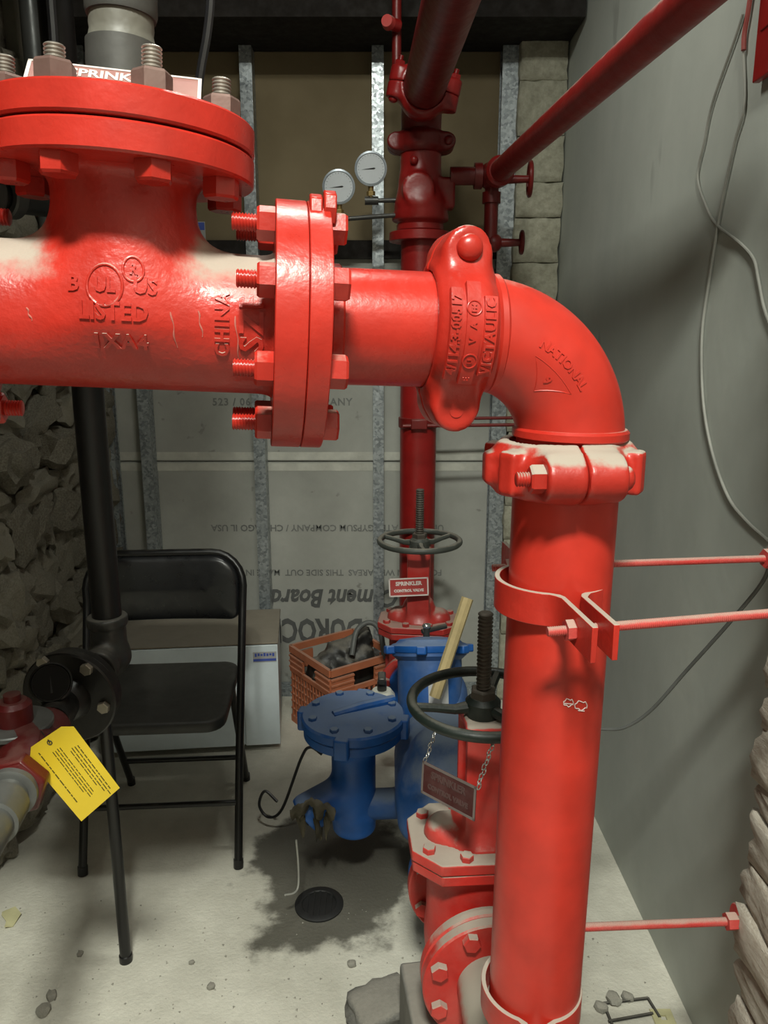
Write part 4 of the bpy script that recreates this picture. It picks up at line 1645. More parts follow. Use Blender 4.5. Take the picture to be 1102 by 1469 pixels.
for zz, ln, wr in ((-0.01, 0.115, 0.052), (-0.185, 0.098, 0.036)):
    w = MB().cyl((xb, 0, zz), (xb + ln, -0.01, zz), 0.014, 0.010, 16).build('valve_stem', 'red_dark', br)
    MB().ball((xb + 0.01, 0, zz), 0.027).build('valve_body', 'red_dark', br)
    Mw = frame((xb + ln - 0.006, -0.01, zz), (1, -0.08, 0))
    MB().torus(wr - 0.007, 0.0065, Mw, 32, 8).build('wheel_rim', 'red_dark', w)
    for k in range(4):
        MB().cyl(Mw @ Vector((0, 0, 0)), Mw @ Vector(((wr - 0.008) * math.cos(k * PI / 2), (wr - 0.008) * math.sin(k * PI / 2), 0)), 0.005, 0.005, 8).build('wheel_spoke', 'red_dark', w)

dg = thing('test_pipe', 'dark red two inch pipe running from the branch past the grey wall', 'pipe', (bx, 2.40, zb))
# level pipe toward the camera
far = Vector((0.012, -0.06, 0.0))
sc_ = (zb - H)
d_near = sc_ / ((CP * ((734.5 - 10) / FPX) - SP))
near = Vector(((983 - 551) / FPX * d_near, d_near * (CP + SP * (734.5 - 10) / FPX), zb)) - Vector((bx, 2.40, zb))
dirn = (near - far).normalized()
endp = far + dirn * 1.30
MB().tube([Vector((0, 0, 0)), far, endp], 0.0302, 32).build('pipe', 'red_pipe_dusty', dg)
path = [endp - dirn * 0.01] + [endp + dirn * 0.07 * math.sin(a) + Vector((0, 0, 0.07 - 0.07 * math.cos(a))) for a in [PI / 2 * k / 8 for k in range(9)]] + [endp + dirn * 0.07 + Vector((0, 0, 3.14 - zb))]
MB().tube(path, 0.0310, 28).build('upturn', 'red_back', dg)
MB().lathe([(0, 0), (0.041, 0), (0.041, 0.032), (0.034, 0.038), (0, 0.038)], 28, frame(far - dirn * 0.015, dirn)).build('socket', 'red_back', dg)

# pressure gauges
def gauge(label, px, py, Y, stem_to):
    p = at(px, py, Y)
    g = thing('pressure_gauge', label, 'gauge', p, (R(8), 0, 0), 'pressure gauges on the riser')
    fr = frame((0, 0, 0), (0.05, -1, 0), up=(0, 0, 1))
    MB().lathe([(0, -0.022), (0.044, -0.022), (0.047, -0.018), (0.047, 0.004), (0.042, 0.006), (0.041, 0.002), (0, 0.002)], 40, fr).build('case', 'gauge_ring', g)
    MB().disc(0.0405, 0.002, 0.0030, 40, fr, 0.0002).build('dial', 'gauge_face', g)
    nd = MB().prism([(-0.026, -0.0008), (0.010, -0.0022), (0.014, 0.0), (0.010, 0.0022)], 0.0033, 0.0040, fr @ RZ(R(4)))
    recalc(nd.build('needle', 'ink_black', g))
    m = MB()
    for k in range(21):
        a = R(-45 + 270 * k / 20)
        m.box((0.036, 0, 0.0032), (0.005 if k % 5 == 0 else 0.003, 0.0007, 0.0004), fr @ RZ(a))
    o = m.build('graduations', 'ink_black', g)
    o['kind'] = 'stuff'
    MB().cyl((0, 0.01, -0.045), (0, 0.01, -0.062), 0.008, 0.008, 14).build('stem', 'brass', g)
    recalc(MB().hexa(0.022, 0, 0.012, T(0, 0.01, -0.072)).build('union_nut', 'brass', g, 30))
    MB().cyl((-0.018, 0.01, -0.086), (0.022, 0.01, -0.086), 0.012, 0.012, 16).build('cock_body', 'iron_fitting', g)
    MB().cyl((0, 0.01, -0.073), (0, 0.01, -0.088), 0.007, 0.007, 14).build('nipple', 'brass', g)
    e = stem_to - p
    e = Matrix.Rotation(R(-8), 3, 'X') @ e
    MB().tube([(0.02, 0.01, -0.086), (e.x * 0.6, 0.01 + (e.y - 0.01) * 0.6, -0.086 + (e.z + 0.086) * 0.6), e], 0.0065, 12).build('connection', 'iron_fitting', g)
    return g


gauge('left of two white faced pressure gauges above the split flange', 486, 268, 2.36, Vector((RXc - 0.05, 2.40, at(575, 308, 2.40).z)))
gauge('upper right white faced pressure gauge in front of a metal stud', 532, 242, 2.40, Vector((RXc - 0.05, 2.42, at(575, 287, 2.42).z)))

# thin rods behind the riser at coupling height
pA, pB = at(585, 605, 2.44), at(738, 603, 2.62)
cl3 = thing('pipe_clamp', 'dark red clamp round the rear riser with two thin rods', 'pipe clamp', (RXc, RYc, pA.z))
MB().ring(0.0625, 0.0573, -0.016, 0.016, 40).build('band', 'red_dark', cl3)
MB().box((-0.0, -0.068, 0), (0.05, 0.018, 0.030)).build('ear', 'red_dark', cl3, 30, 0.003)
for yy, zz in ((0.068, 0.002), (-0.062, -0.006)):
    MB().cyl((-0.05, yy, zz), (0.44, yy + 0.02, zz + 0.004), 0.0055, 0.0055, 12).build('rod', 'red_dark', cl3)

# ------------------------------------------------------------------ black drop pipe with flange and trim valve at the left
BPX, BPY = -0.572, 1.50
bk = thing('black_pipe', 'black steel drop pipe standing left of the folding chair', 'pipe', (BPX, BPY, 0.74))
MB().pipe((0, 0, 0), (0, 0, 3.14 - 0.74), 0.0295, 0.004, 32).build('pipe', 'black_pipe', bk)
# side branch near the top, heading left toward the camera
zz = at(60, 288, 1.45).z - 0.74
m = MB().tube([(0, 0, zz), (-0.05, -0.06, zz), (-0.14, -0.30, zz - 0.015), (-0.30, -0.70, zz - 0.02)], 0.026, 24)
m.build('side_branch', 'black_iron', bk)
fr = frame((-0.075, -0.145, zz - 0.005), (-0.14, -0.30, -0.01))
MB().lathe([(0, 0), (0.036, 0), (0.040, 0.006), (0.040, 0.055), (0.036, 0.06), (0, 0.06)], 32, fr).build('coupling_sleeve', 'iron_fitting', bk)
MB().ring(0.036, 0.024, -0.045, -0.020, 32, fr, 0.003).build('coupling_sleeve', 'iron_fitting', bk)

ft = thing('pipe_tee', 'grey iron tee at the foot of the black drop pipe', 'pipe fitting', (BPX, BPY, 0.68))


def f_ft(P):
    d = s_cyl(P, (0, 0, -0.02), (0, 0, 0.078), 0.036, 0.004)
    d = smin(d, s_cyl(P, (0, 0, 0.060), (0, 0, 0.080), 0.041, 0.004), 0.006)
    d = smin(d, s_cyl(P, (0, 0.0, 0), (0, -0.075, -0.008), 0.034, 0.004), 0.012)
    d = smin(d, s_cyl(P, (0, -0.055, -0.006), (0, -0.078, -0.008), 0.040, 0.004), 0.006)
    return smin(d, s_ball(P, (0, 0, -0.01), 0.042), 0.01)


sdf_obj('body', f_ft, (-0.06, -0.095, -0.065), (0.06, 0.06, 0.095), 0.0045, 'iron_fitting', ft)

FLc = at(102, 998, 1.365)
bf = thing('black_flange', 'round black flange with two bright bolt heads at the lower left', 'pipe flange', FLc)
fdir = Vector((-0.10, -1.0, -0.05)).normalized()
fr = frame((0, 0, 0), fdir)
MB().disc(0.093, -0.010, 0.010, 56, fr, 0.003).build('disc', 'black_iron', bf)
MB().disc(0.088, -0.032, -0.012, 56, fr, 0.003).build('disc', 'black_iron', bf)
MB().lathe([(0.03, 0.008), (0.045, 0.010), (0.038, 0.034), (0.032, 0.04), (0.03, 0.04)], 36, fr).build('hub', 'black_iron', bf)
MB().cyl(Vector((0, 0, 0)) - fdir * 0.02, Vector((BPX, BPY - 0.06, 0.675)) - FLc, 0.031, 0.031, 28).build('neck_pipe', 'iron_fitting', bf)
for px, py in ((127, 957), (151, 1012), (72, 1040), (62, 950)):
    q = at(px, py, 1.352) - FLc
    q = q - fdir * (q.dot(fdir) - 0.010)
    M = frame(q, fdir)
    recalc(MB().hexa(0.021, 0, 0.010, M, 0.3).build('bolt', 'bolt_zinc', bf, 30))
MB().cyl(fdir * 0.03, at(72, 1040, 1.20) - FLc, 0.031, 0.031, 28).build('outlet_pipe', 'black_iron', bf)

gd = Vector((0.34, -0.75, 0.45)).normalized()
gpos = at(73, 980, 1.26)
bg = thing('trim_gauge', 'small black round gauge tilted in front of the black flange', 'gauge', gpos)
fr = frame((0, 0, 0), gd)
MB().lathe([(0, -0.030), (0.030, -0.030), (0.036, -0.022), (0.036, 0.006), (0.033, 0.009), (0.031, 0.005), (0, 0.005)], 36, fr).build('case', 'black_iron', bg)
MB().disc(0.0305, 0.005, 0.0062, 36, fr, 0.0002).build('dial', 'dial_grey', bg)
recalc(MB().prism([(-0.002, -0.018), (0.002, -0.018), (0.0, 0.014)], 0.0064, 0.0070, fr).build('needle', 'ink_black', bg))
MB().tube([-gd * 0.02 + Vector((0, 0, -0.02)), Vector((-0.006, 0.012, -0.065))], 0.010, 14).build('stem', 'black_iron', bg)

RVp = at(38, 1085, 1.10)
rv = thing('trim_valve', 'small dark red trim valve with galvanised union at the left edge', 'valve', RVp)
vA = at(70, 1042, 1.20) - RVp
vB = at(24, 1122, 1.03) - RVp
va = (vB - vA).normalized()
vT = at(22, 1040, 1.13) - RVp


def f_rv(P):
    d = s_cyl(P, tuple(vA), tuple(vB), 0.038, 0.006)
    d = smin(d, s_ball(P, tuple(vA * 0.4 + vB * 0.6), 0.047), 0.02)
    return smin(d, s_cyl(P, (vT.x, vT.y, 0.0), tuple(vT), 0.030, 0.006), 0.02)


lo_ = [min(vA[i], vB[i], vT[i]) - 0.06 for i in range(3)]
hi_ = [max(vA[i], vB[i], vT[i]) + 0.06 for i in range(3)]
sdf_obj('body', f_rv, lo_, hi_, 0.005, 'red_trim', rv)
MB().disc(0.058, -0.004, 0.006, 40, T(*vT), 0.002).build('bonnet_flange', 'galvanised_pipe', rv)
MB().lathe([(0, 0.006), (0.028, 0.006), (0.028, 0.036), (0.021, 0.043), (0.013, 0.043), (0.013, 0.054), (0, 0.054)], 28, T(*vT)).build('bonnet', 'red_trim', rv)
fr = frame(vB - va * 0.006, va)
recalc(MB().hexa(0.084, 0, 0.030, fr, 0.2).build('hex_end', 'red_trim', rv, 30, 0.003))
MB().lathe([(0, 0.028), (0.038, 0.028), (0.038, 0.040), (0.031, 0.043), (0, 0.043)], 36, fr).build('union_ring', 'galvanised_pipe', rv)
MB().lathe([(0, 0.040), (0.028, 0.040), (0.028, 0.058), (0.034, 0.060), (0.034, 0.11), (0.029, 0.112), (0.029, 0.40), (0, 0.40)], 36, fr).build('pipe', 'galvanised_pipe', rv)

# post carrying the trim
fp = on_floor(181, 1378)
po = thing('support_post', 'thin black steel post standing on the floor under the black flange', 'post', fp)
MB().cyl((0, 0, 0.004), (0, 0, 0.62), 0.0120, 0.0120, 20).build('tube', 'chair_metal', po)
MB().lathe([(0, 0), (0.0140, 0), (0.0140, 0.016), (0.0125, 0.018), (0, 0.018)], 24).build('foot', 'chair_metal', po)

# yellow inspection tag hanging from the trim valve
corn = [(43, 1090), (45, 1071), (88, 1042), (106, 1042), (172, 1130), (117, 1178)]
W3 = [at(x, y, 1.035 + (y - 1042) * 0.00018 - (x - 43) * 0.00006) for x, y in corn]
tg0 = at(70, 1058, 1.035)
ex = (W3[4] - W3[3]).normalized()          # long edge
nrm = ex.cross((W3[5] - W3[4])).normalized()
if nrm.y > 0:
    nrm = -nrm
ey = nrm.cross(ex).normalized()            # across the tag
tg = thing('inspection_tag', 'yellow inspection tag with black print hanging at the lower left', 'tag', tg0)
Mt = Matrix((ex, ey, nrm)).transposed().to_4x4()
loc2 = [(Vector((w - tg0)).dot(ex), Vector((w - tg0)).dot(ey)) for w in W3]
recalc(MB().prism(loc2, -0.0005, 0.0, Mt).build('card', 'tag_yellow', tg, None, 0.0002))
MB().torus(0.0035, 0.0008, Mt @ T(0.008, -0.004, 0.0003), 16, 6).build('eyelet', 'iron_fitting', tg)
gx = [p[0] for p in loc2]
gy = [p[1] for p in loc2]
ymid = (max(gy) + min(gy)) / 2
span = max(gy) - min(gy)
lrng = random.Random(3)
for fy, x0, x1, hh in ((0.86, 0.030, 0.118, 0.0024), (0.805, 0.030, 0.124, 0.0022), (0.75, 0.030, 0.112, 0.0022), (0.70, 0.034, 0.100, 0.0020),
                       (0.58, 0.022, 0.112, 0.0020), (0.53, 0.022, 0.104, 0.0020), (0.48, 0.024, 0.108, 0.0020), (0.43, 0.024, 0.096, 0.0020), (0.22, 0.016, 0.118, 0.0028)):
    # one line of unreadable small print: a row of word-length strokes
    m = MB()
    x = x0
    while x < x1:
        w_ = lrng.uniform(0.004, 0.012)
        m.box((x + w_ / 2, min(gy) + span * fy, 0.0003), (w_, hh * 0.7, 0.0002), Mt)
        x += w_ + 0.0018
    o = m.build('print_line', 'tag_ink', tg, None)
    o['kind'] = 'stuff'
wp2 = RVp + vT + Vector((0.05, -0.02, 0.0)) - tg0
MB().tube([Mt @ Vector((0.008, -0.004, 0.001)), Mt @ Vector((0.004, 0.0, 0.004)), wp2 * 0.5 + Vector((0, -0.01, 0.01)), wp2], 0.0008, 8).build('tie_wire', 'ink_black', tg)

# ------------------------------------------------------------------ folding chair
ch = thing('folding_chair', 'black metal folding chair with padded vinyl backrest in front of the white appliance', 'chair', (-0.565, 1.70, 0.0), (0, 0, R(4)))
hw_, rt = 0.194, 0.0105
lean = Vector((0, 0.275, 0.735))
# front frame: feet, uprights and the rounded top bow
def bow(s):
    return [Vector((s * hw_, 0, 0.012)), Vector((s * hw_ * 1.01, 0.10, 0.26)), Vector((s * hw_ * 1.03, 0.175, 0.455)), Vector((s * hw_ * 1.05, 0.245, 0.64))]
left = bow(-1)
right = bow(1)
top = []
rc_ = 0.085
for k in range(7):
    a = PI - PI / 2 * k / 6
    top.append(Vector((-hw_ * 1.06 + rc_ + rc_ * math.cos(a), 0.250 + 0.033 * math.sin(a), 0.672 + rc_ * math.sin(a))))
topr = [Vector((-p.x, p.y, p.z)) for p in reversed(top)]
MB().tube(spline(left, 6)[:-1] + [left[-1]] + top + topr + list(reversed(spline(right, 6))), rt, 14).build('front_frame', 'chair_metal', ch)
for s in (-1, 1):
    MB().cyl((s * hw_, 0, 0), (s * hw_, 0.004, 0.022), 0.0125, 0.0125, 16).build('foot_cap', 'chair_metal', ch)
    MB().tube([(s * (hw_ - 0.022), 0.40, 0.010), (s * (hw_ - 0.022), 0.24, 0.30), (s * (hw_ - 0.020), 0.165, 0.42)], 0.0098, 12).build('rear_leg', 'chair_metal', ch)
    MB().cyl((s * (hw_ - 0.022), 0.402, 0), (s * (hw_ - 0.022), 0.398, 0.022), 0.012, 0.012, 16).build('foot_cap', 'chair_metal', ch)
MB().cyl((-hw_ * 0.99, 0.055, 0.150), (hw_ * 0.99, 0.055, 0.150), 0.0075, 0.0075, 14).build('front_crossbar', 'chair_metal', ch)
MB().cyl((-hw_ + 0.024, 0.345, 0.11), (hw_ - 0.024, 0.345, 0.11), 0.0075, 0.0075, 14).build('rear_crossbar', 'chair_metal', ch)


def f_seat(P):
    a = s_box(P, (0, 0.115, 0.425), (0.375, 0.36, 0.030), 0.012)
    q = P - np.array([0, 0.115, 0])
    cor = np.hypot(np.maximum(np.abs(q[:, 0]) - 0.1275, 0), np.maximum(np.abs(q[:, 1]) - 0.12, 0)) - 0.06
    d = smax(a, cor, 0.008)
    dish = s_ball(P, (0, 0.115, 1.045), 0.612)
    return smax(d, -dish, 0.006)


ms = sdf_mesh('seat', f_seat, (-0.21, -0.09, 0.395), (0.21, 0.32, 0.455), 0.0085)
mesh_obj('seat', ms, 'chair_seat', ch, 50)


def f_back(P):
    q = P - np.array([0, 0.262, 0.665])
    yc = 0.030 * (np.abs(q[:, 0]) / 0.2) ** 2
    rx = np.abs(q[:, 0]) - (0.196 - 0.075)
    rz = np.abs(q[:, 2]) - (0.088 - 0.075)
    rz2 = np.where(q[:, 2] < 0, np.abs(q[:, 2]) - (0.088 - 0.03), rz)
    rnd_ = np.where(q[:, 2] < 0, 0.03, 0.075)
    rx2 = np.where(q[:, 2] < 0, np.abs(q[:, 0]) - (0.196 - 0.03), rx)
    o2 = np.hypot(np.maximum(rx2, 0), np.maximum(rz2, 0)) + np.minimum(np.maximum(rx2, rz2), 0) - rnd_
    yy = q[:, 1] - 0.30 * q[:, 2] * 0.35 + 0.6 * yc - 0.012
    th = np.abs(yy) - (0.007 + 0.020 * np.sqrt(np.clip(-o2 / 0.085, 0, 1)))
    return smax(o2, th, 0.012)


mesh_obj('backrest', sdf_mesh('backrest', f_back, (-0.215, 0.20, 0.56), (0.215, 0.33, 0.77), 0.0065), 'chair_vinyl', ch, 60)

# ------------------------------------------------------------------ white appliance behind the chair
q0 = on_floor(404, 1076)
AY0, AX1 = q0.y, q0.x
AX0 = AX1 - 0.56
AH = at(405, 924, AY0).z
wa = thing('white_appliance', 'low white enamel appliance with grimy brown top behind the chair', 'appliance', ((AX0 + AX1) / 2, (AY0 + 2.60) / 2, 0.0))
wx, wy = AX1 - AX0, 2.60 - AY0
wa.rotation_euler = (0, 0, R(6))
wa.location = Vector((AX1, AY0, 0)) - RZ(R(6)) @ Vector(((AX1 - AX0) / 2, -(2.60 - AY0) / 2, 0))
MB().box((0, 0, 0.012 + AH / 2), (wx - 0.01, wy - 0.01, AH - 0.020)).build('cabinet', 'enamel_white', wa, 30, 0.006, 3)
MB().box((0, 0, AH + 0.003), (wx, wy, 0.006)).build('top', 'enamel_grimy', wa, 30, 0.003)
MB().box((0, 0.02, 0.0125), (wx - 0.05, wy - 0.05, 0.024)).build('base', 'ink_black', wa, None)
seam_x = at(349, 980, AY0).x - (AX0 + AX1) / 2
MB().box(((seam_x + wx / 2) / 2, -wy / 2 + 0.004, 0.01 + AH / 2), (wx / 2 - seam_x - 0.004, 0.008, AH - 0.024)).build('front_panel', 'enamel_white', wa, 30, 0.002)
MB().box(((seam_x - wx / 2) / 2, -wy / 2 + 0.004, 0.01 + AH / 2), (seam_x + wx / 2 - 0.004, 0.008, AH - 0.024)).build('front_panel', 'enamel_white', wa, 30, 0.002)
sx_ = at(380, 940, AY0)
stk = MB().box((sx_.x - (AX0 + AX1) / 2, -wy / 2 - 0.0008, sx_.z - 0.003), (0.074, 0.0012, 0.034)).build('sticker', 'label_paper', wa, None)
MB().box((sx_.x - (AX0 + AX1) / 2, -wy / 2 - 0.0018, sx_.z - 0.013), (0.072, 0.0008, 0.008)).build('blue_band', 'sticker_blue', stk, None)
for k_ in range(7):
    MB().box((sx_.x - (AX0 + AX1) / 2 - 0.028 + 0.0092 * k_, -wy / 2 - 0.0017, sx_.z + 0.004 + 0.001 * (k_ % 2)), (0.0066, 0.0006, 0.011 - 0.002 * (k_ % 3))).build('print', 'sticker_blue', stk, None)

# ------------------------------------------------------------------ orange crate with a dark bag
cc = at(474, 962, 2.28)
cr = thing('milk_crate', 'orange plastic crate with lattice sides beside the cement board', 'crate', (cc.x, cc.y, 0.0), (0, 0, R(14)))
CW, CH = 0.26, cc.z
# local: corner at the origin, one side along +x, other along -x/+y
sideA = Vector((1, 0, 0))
sideB = Vector((0, 1, 0))


def crate_side(p, d, n, name, handle=True):
    """lattice wall from p along d (unit) with outward normal n"""
    m = MB()
    M = Matrix((d, Vector((0, 0, 1)), n)).transposed().to_4x4()
    M.translation = p
    t_ = 0.007
    m.box((CW / 2, CH - 0.012, 0), (CW, 0.024, t_ * 1.6), M)
    hz = CH - 0.055
    m.box((CW * 0.17, hz, 0), (CW * 0.34, 0.046, t_), M)
    m.box((CW * 0.83, hz, 0), (CW * 0.34, 0.046, t_), M)
    for zz in (CH - 0.036, CH - 0.056, CH - 0.076):
        m.box((CW * 0.17, zz, t_ * 0.7), (CW * 0.34, 0.006, t_ * 0.7), M)
        m.box((CW * 0.83, zz, t_ * 0.7), (CW * 0.34, 0.006, t_ * 0.7), M)
    m.box((CW / 2, CH - 0.085, 0), (CW, 0.016, t_ * 1.3), M)
    m.box((CW / 2, 0.012, 0), (CW, 0.024, t_), M)
    n_ = 13
    for k in range(n_):
        xx = CW * (k + 0.5) / n_
        m.box((xx, (CH - 0.09) / 2, 0), (0.006, CH - 0.09, t_ * 0.8), M)
    for zz in [0.05 + 0.028 * k for k in range(int((CH - 0.14) / 0.028) + 1)]:
        m.box((CW / 2, zz, 0), (CW, 0.005, t_ * 0.8), M)
    o = m.build(name, 'crate_orange', cr, None)
    return o


crate_side(Vector((0, 0, 0)), Vector((1, 0, 0)), Vector((0, -1, 0)), 'side_wall')
crate_side(Vector((-0.0, 0, 0)), Vector((0, 1, 0)).normalized(), Vector((-1, 0, 0)), 'side_wall')
crate_side(Vector((0, CW, 0)), Vector((1, 0, 0)), Vector((0, 1, 0)), 'side_wall')
crate_side(Vector((CW, 0, 0)), Vector((0, 1, 0)), Vector((1, 0, 0)), 'side_wall')
slab('bottom', (0, 0, 0.002), (CW, CW, 0.010), 'crate_orange', cr)
cr.rotation_euler = (0, 0, R(36))

bgc = at(486, 934, 2.44)


def f_bag(P):
    d = s_cap(P, (-0.050, -0.01, -0.07), (0.050, 0.015, -0.05), 0.072, 0.066)
    d = smin(d, s_cap(P, (-0.02, 0.0, 0.0), (0.07, 0.03, 0.045), 0.035, 0.028), 0.05)
    return d + 0.020 * vnoise(P, 17, 2.0) + 0.010 * vnoise(P, 45, 5.0)


o = sdf_obj('plastic_bag', f_bag, (-0.20, -0.13, -0.19), (0.19, 0.13, 0.12), 0.012, 'black_bag', None, 70)
o.location = bgc + Vector((0.01, 0.02, -0.02))
tag(o, 'crumpled dark plastic bag stuffed into the orange crate', 'bag')
hs = [at(505, 940, 2.40), at(512, 905, 2.44), at(530, 893, 2.46), at(545, 905, 2.44), at(552, 945, 2.40)]
h0 = hs[0].copy()
o = MB().tube(spline([p - h0 for p in hs], 8), 0.009, 10).build('hose_loop', 'cable_dark', None)
o.location = h0
tag(o, 'dark hose loop sticking out of the orange crate', 'hose')

# ------------------------------------------------------------------ rag, wire, drain and loose things on the floor
rp = at(448, 1172, 1.545)
vs, fs = [], []
NU, NVv = 26, 16
for side in (0, 1):
    for i in range(NU + 1):
        u = i / NU
        ln = 0.060 + 0.075 * abs(mnoise.noise(Vector((u * 5.0, 3.1, 0)))) + (0.05 if 0.55 < u < 0.75 else 0) + (0.02 if u < 0.2 else 0)
        for j in range(NVv + 1):
            v = j / NVv
            x = -0.050 + 0.105 * u * (1 - 0.35 * v) + 0.018 * v
            y = 0.014 * math.sin(u * 17 + 2 * v) * (0.3 + v) + 0.010 * mnoise.noise(Vector((u * 9, v * 6, 1.0))) - 0.035 * math.sin(PI * min(1, v * 1.6 + 0.25)) + 0.02
            zz = 0.028 * math.sin(PI * u) + 0.02 - ln * v + 0.006 * mnoise.noise(Vector((u * 14, v * 4, 7.0)))
            vs.append((x, y + side * 0.0016, zz))
nn = (NU + 1) * (NVv + 1)
for i in range(NU):
    for j in range(NVv):
        a = i * (NVv + 1) + j
        q = (a, a + 1, a + NVv + 2, a + NVv + 1)
        fs.append(q)
        fs.append(tuple(nn + k for k in reversed(q)))
rim = [i * (NVv + 1) for i in range(NU + 1)] + [NU * (NVv + 1) + j for j in range(1, NVv + 1)] + [i * (NVv + 1) + NVv for i in range(NU - 1, -1, -1)] + [j for j in range(NVv - 1, 0, -1)]
for k in range(len(rim)):
    a, b = rim[k], rim[(k + 1) % len(rim)]
    fs.append((a, b, nn + b, nn + a))
o = recalc(MB().add(vs, fs).build('rag', 'cloth_rag', None, 70))
o.location = rp
tag(o, 'stiff torn rag hanging from the blue relief outlet', 'rag')
ws = [at(425, 1205, 1.55), at(428, 1240, 1.55), at(428, 1270, 1.54), at(422, 1281, 1.52), at(409, 1284, 1.50)]
w0 = ws[0].copy()
o = MB().tube(spline([p - w0 for p in ws], 6), 0.0022, 8).build('bent_wire', 'cable_grey', None)
o.location = w0
tag(o, 'thin pale bent wire hanging below the rag', 'wire')
ws = [at(398, 1150, 1.9), at(380, 1135, 1.92), at(372, 1155, 1.9), at(385, 1172, 1.88), at(405, 1160, 1.87), at(432, 1088, 1.86), at(445, 1072, 1.86), at(462, 1082, 1.86)]
w0 = ws[0].copy()
o = MB().tube(spline([p - w0 for p in ws], 8), 0.0040, 8).build('loose_cable', 'cable_black', None)
o.location = w0
tag(o, 'thin black cable looping behind the blue relief valve', 'cable')

dr = on_floor(458, 1298)
fd = thing('floor_drain', 'small dark round floor drain in the damp patch', 'drain', (dr.x, dr.y, 0.0))
MB().lathe([(0.040, 0.0), (0.058, 0.0), (0.058, 0.004), (0.054, 0.006), (0.042, 0.006), (0.040, 0.004)], 40, None, True).build('rim', 'ink_black', fd)
m = MB()
MB().disc(0.041, 0.0008, 0.002, 32, I4, 0.0002).build('sump', 'ink_black', fd)
for k in range(5):
    x = -0.028 + 0.014 * k
    h = math.sqrt(0.041 ** 2 - x * x)
    MB().box((x, 0, 0.0038), (0.005, 2 * h, 0.003)).build('grate_bar', 'ink_black', fd, None)

lf = on_floor(14, 1320)
vs = [(-0.028, 0.022, 0.006), (0.0, 0.03, 0.014), (0.022, 0.012, 0.010), (0.018, -0.022, 0.004), (0.004, -0.032, 0.012), (-0.004, -0.008, 0.006), (-0.020, 0.004, 0.012)]
vs2 = [(x, y, z + 0.0012) for x, y, z in vs]
n = len(vs)
fs = [(0, 1, 6), (1, 2, 5), (1, 5, 6), (2, 3, 5), (3, 4, 5)]
fs += [tuple(n + i for i in reversed(q)) for q in fs]
bnd = [0, 1, 2, 3, 4, 5, 6]
fs += [(bnd[i], bnd[(i + 1) % 7], n + bnd[(i + 1) % 7], n + bnd[i]) for i in range(7)]
o = recalc(MB().add(vs + vs2, fs).build('dry_leaf', 'leaf_dry', None, 60))
o.location = (lf.x, lf.y, -0.003)
tag(o, 'pale yellow curled dry leaf on the floor at the left edge', 'leaf')

peb = [stone_mesh(40 + s, 2, 0.35) for s in range(4)]
for m_ in peb:
    m_.materials.append(MAT['rubble'])
spots_ = [((303, 1417), 0.014, 'small pebble on the floor right of the black post'), ((74, 1431), 0.020, 'grey pebble on the floor at the lower left'),
          ((63, 1453), 0.024, 'flat grey stone chip at the lower left corner'), ((115, 1370), 0.013, 'small chip of concrete left of the black post'),
          ((505, 1385), 0.016, 'small lump of mortar left of the front valve'), ((275, 1382), 0.010, 'tiny white chip beside the black post'),
          ((880, 1437), 0.026, 'broken rubble piece right of the vertical pipe'), ((900, 1433), 0.020, 'second rubble piece beside the wire frame'),
          ((862, 1448), 0.022, 'dark rubble lump against the vertical pipe foot')]
for (px, py), s_, lb in spots_:
    p = on_floor(px, py)
    o = bpy.data.objects.new('rubble_chip', rnd.choice(peb))
    COL.objects.link(o)
    o.location = (p.x, p.y, s_ * 0.28)
    o.scale = (s_ * 1.2, s_, s_ * 0.7)
    o.rotation_euler = (0, 0, rnd.uniform(0, 6))
    tag(o, lb, 'rubble', 'loose chips on the floor')
# broken slab left of the support block and a flat square plate with a hole
p = on_floor(548, 1452)
o = bpy.data.objects.new('broken_slab', rough_block(77, 0.12))
o.data.materials.append(MAT['concrete_block'])
COL.objects.link(o)
o.location = (p.x, p.y, 0.020)
o.scale = (0.13, 0.10, 0.045)
o.rotation_euler = (0, 0, R(25))
tag(o, 'broken dusty concrete slab left of the support block', 'rubble')
p = on_floor(905, 1458)
wf = thing('wire_frame', 'thin dark rectangular wire frame lying on the floor by the grey wall', 'wire', (p.x, p.y, 0.0), (0, 0, R(4)))
for a, b in (((-0.045, -0.03), (-0.045, 0.03)), ((-0.045, 0.03), (0.05, 0.036)), ((0.05, 0.036), (0.055, -0.01)), ((-0.05, -0.012), (0.045, 0.0))):
    MB().cyl((a[0], a[1], 0.004), (b[0], b[1], 0.004), 0.0030, 0.0030, 8).build('bar', 'iron_fitting', wf)
p = on_floor(952, 1462)
o = MB().ring(0.03, 0.008, 0.0, 0.004, 4, RZ(PI / 4)).build('cover_plate', 'leaf_dry', None, None)
o.location = (p.x, p.y, 0.0)
tag(o, 'small pale square plate with a hole beside the wire frame', 'plate')
# fine grit nobody could count
m = MB()
for k in range(260):
    p = on_floor(rnd.uniform(0, 1000), rnd.uniform(1290, 1469))
    s_ = rnd.choice((0.0012, 0.0018, 0.0028)) * rnd.uniform(0.8, 1.4)
    if p.x > 0.55 or p.x < -0.95:
        continue
    a = rnd.uniform(0, 6)
    m.add([(p.x + s_ * math.cos(a), p.y + s_ * math.sin(a), 0.0002), (p.x + s_ * math.cos(a + 2), p.y + s_ * math.sin(a + 2), 0.0002), (p.x + s_ * math.cos(a + 4), p.y + s_ * math.sin(a + 4), 0.0002), (p.x, p.y, s_)], [(0, 1, 3), (1, 2, 3), (2, 0, 3), (0, 2, 1)])
o = m.build('floor_grit', 'rubble', None, None)
o['kind'] = 'stuff'
tag(o, 'scattered fine grit and dust crumbs on the concrete floor', 'grit')

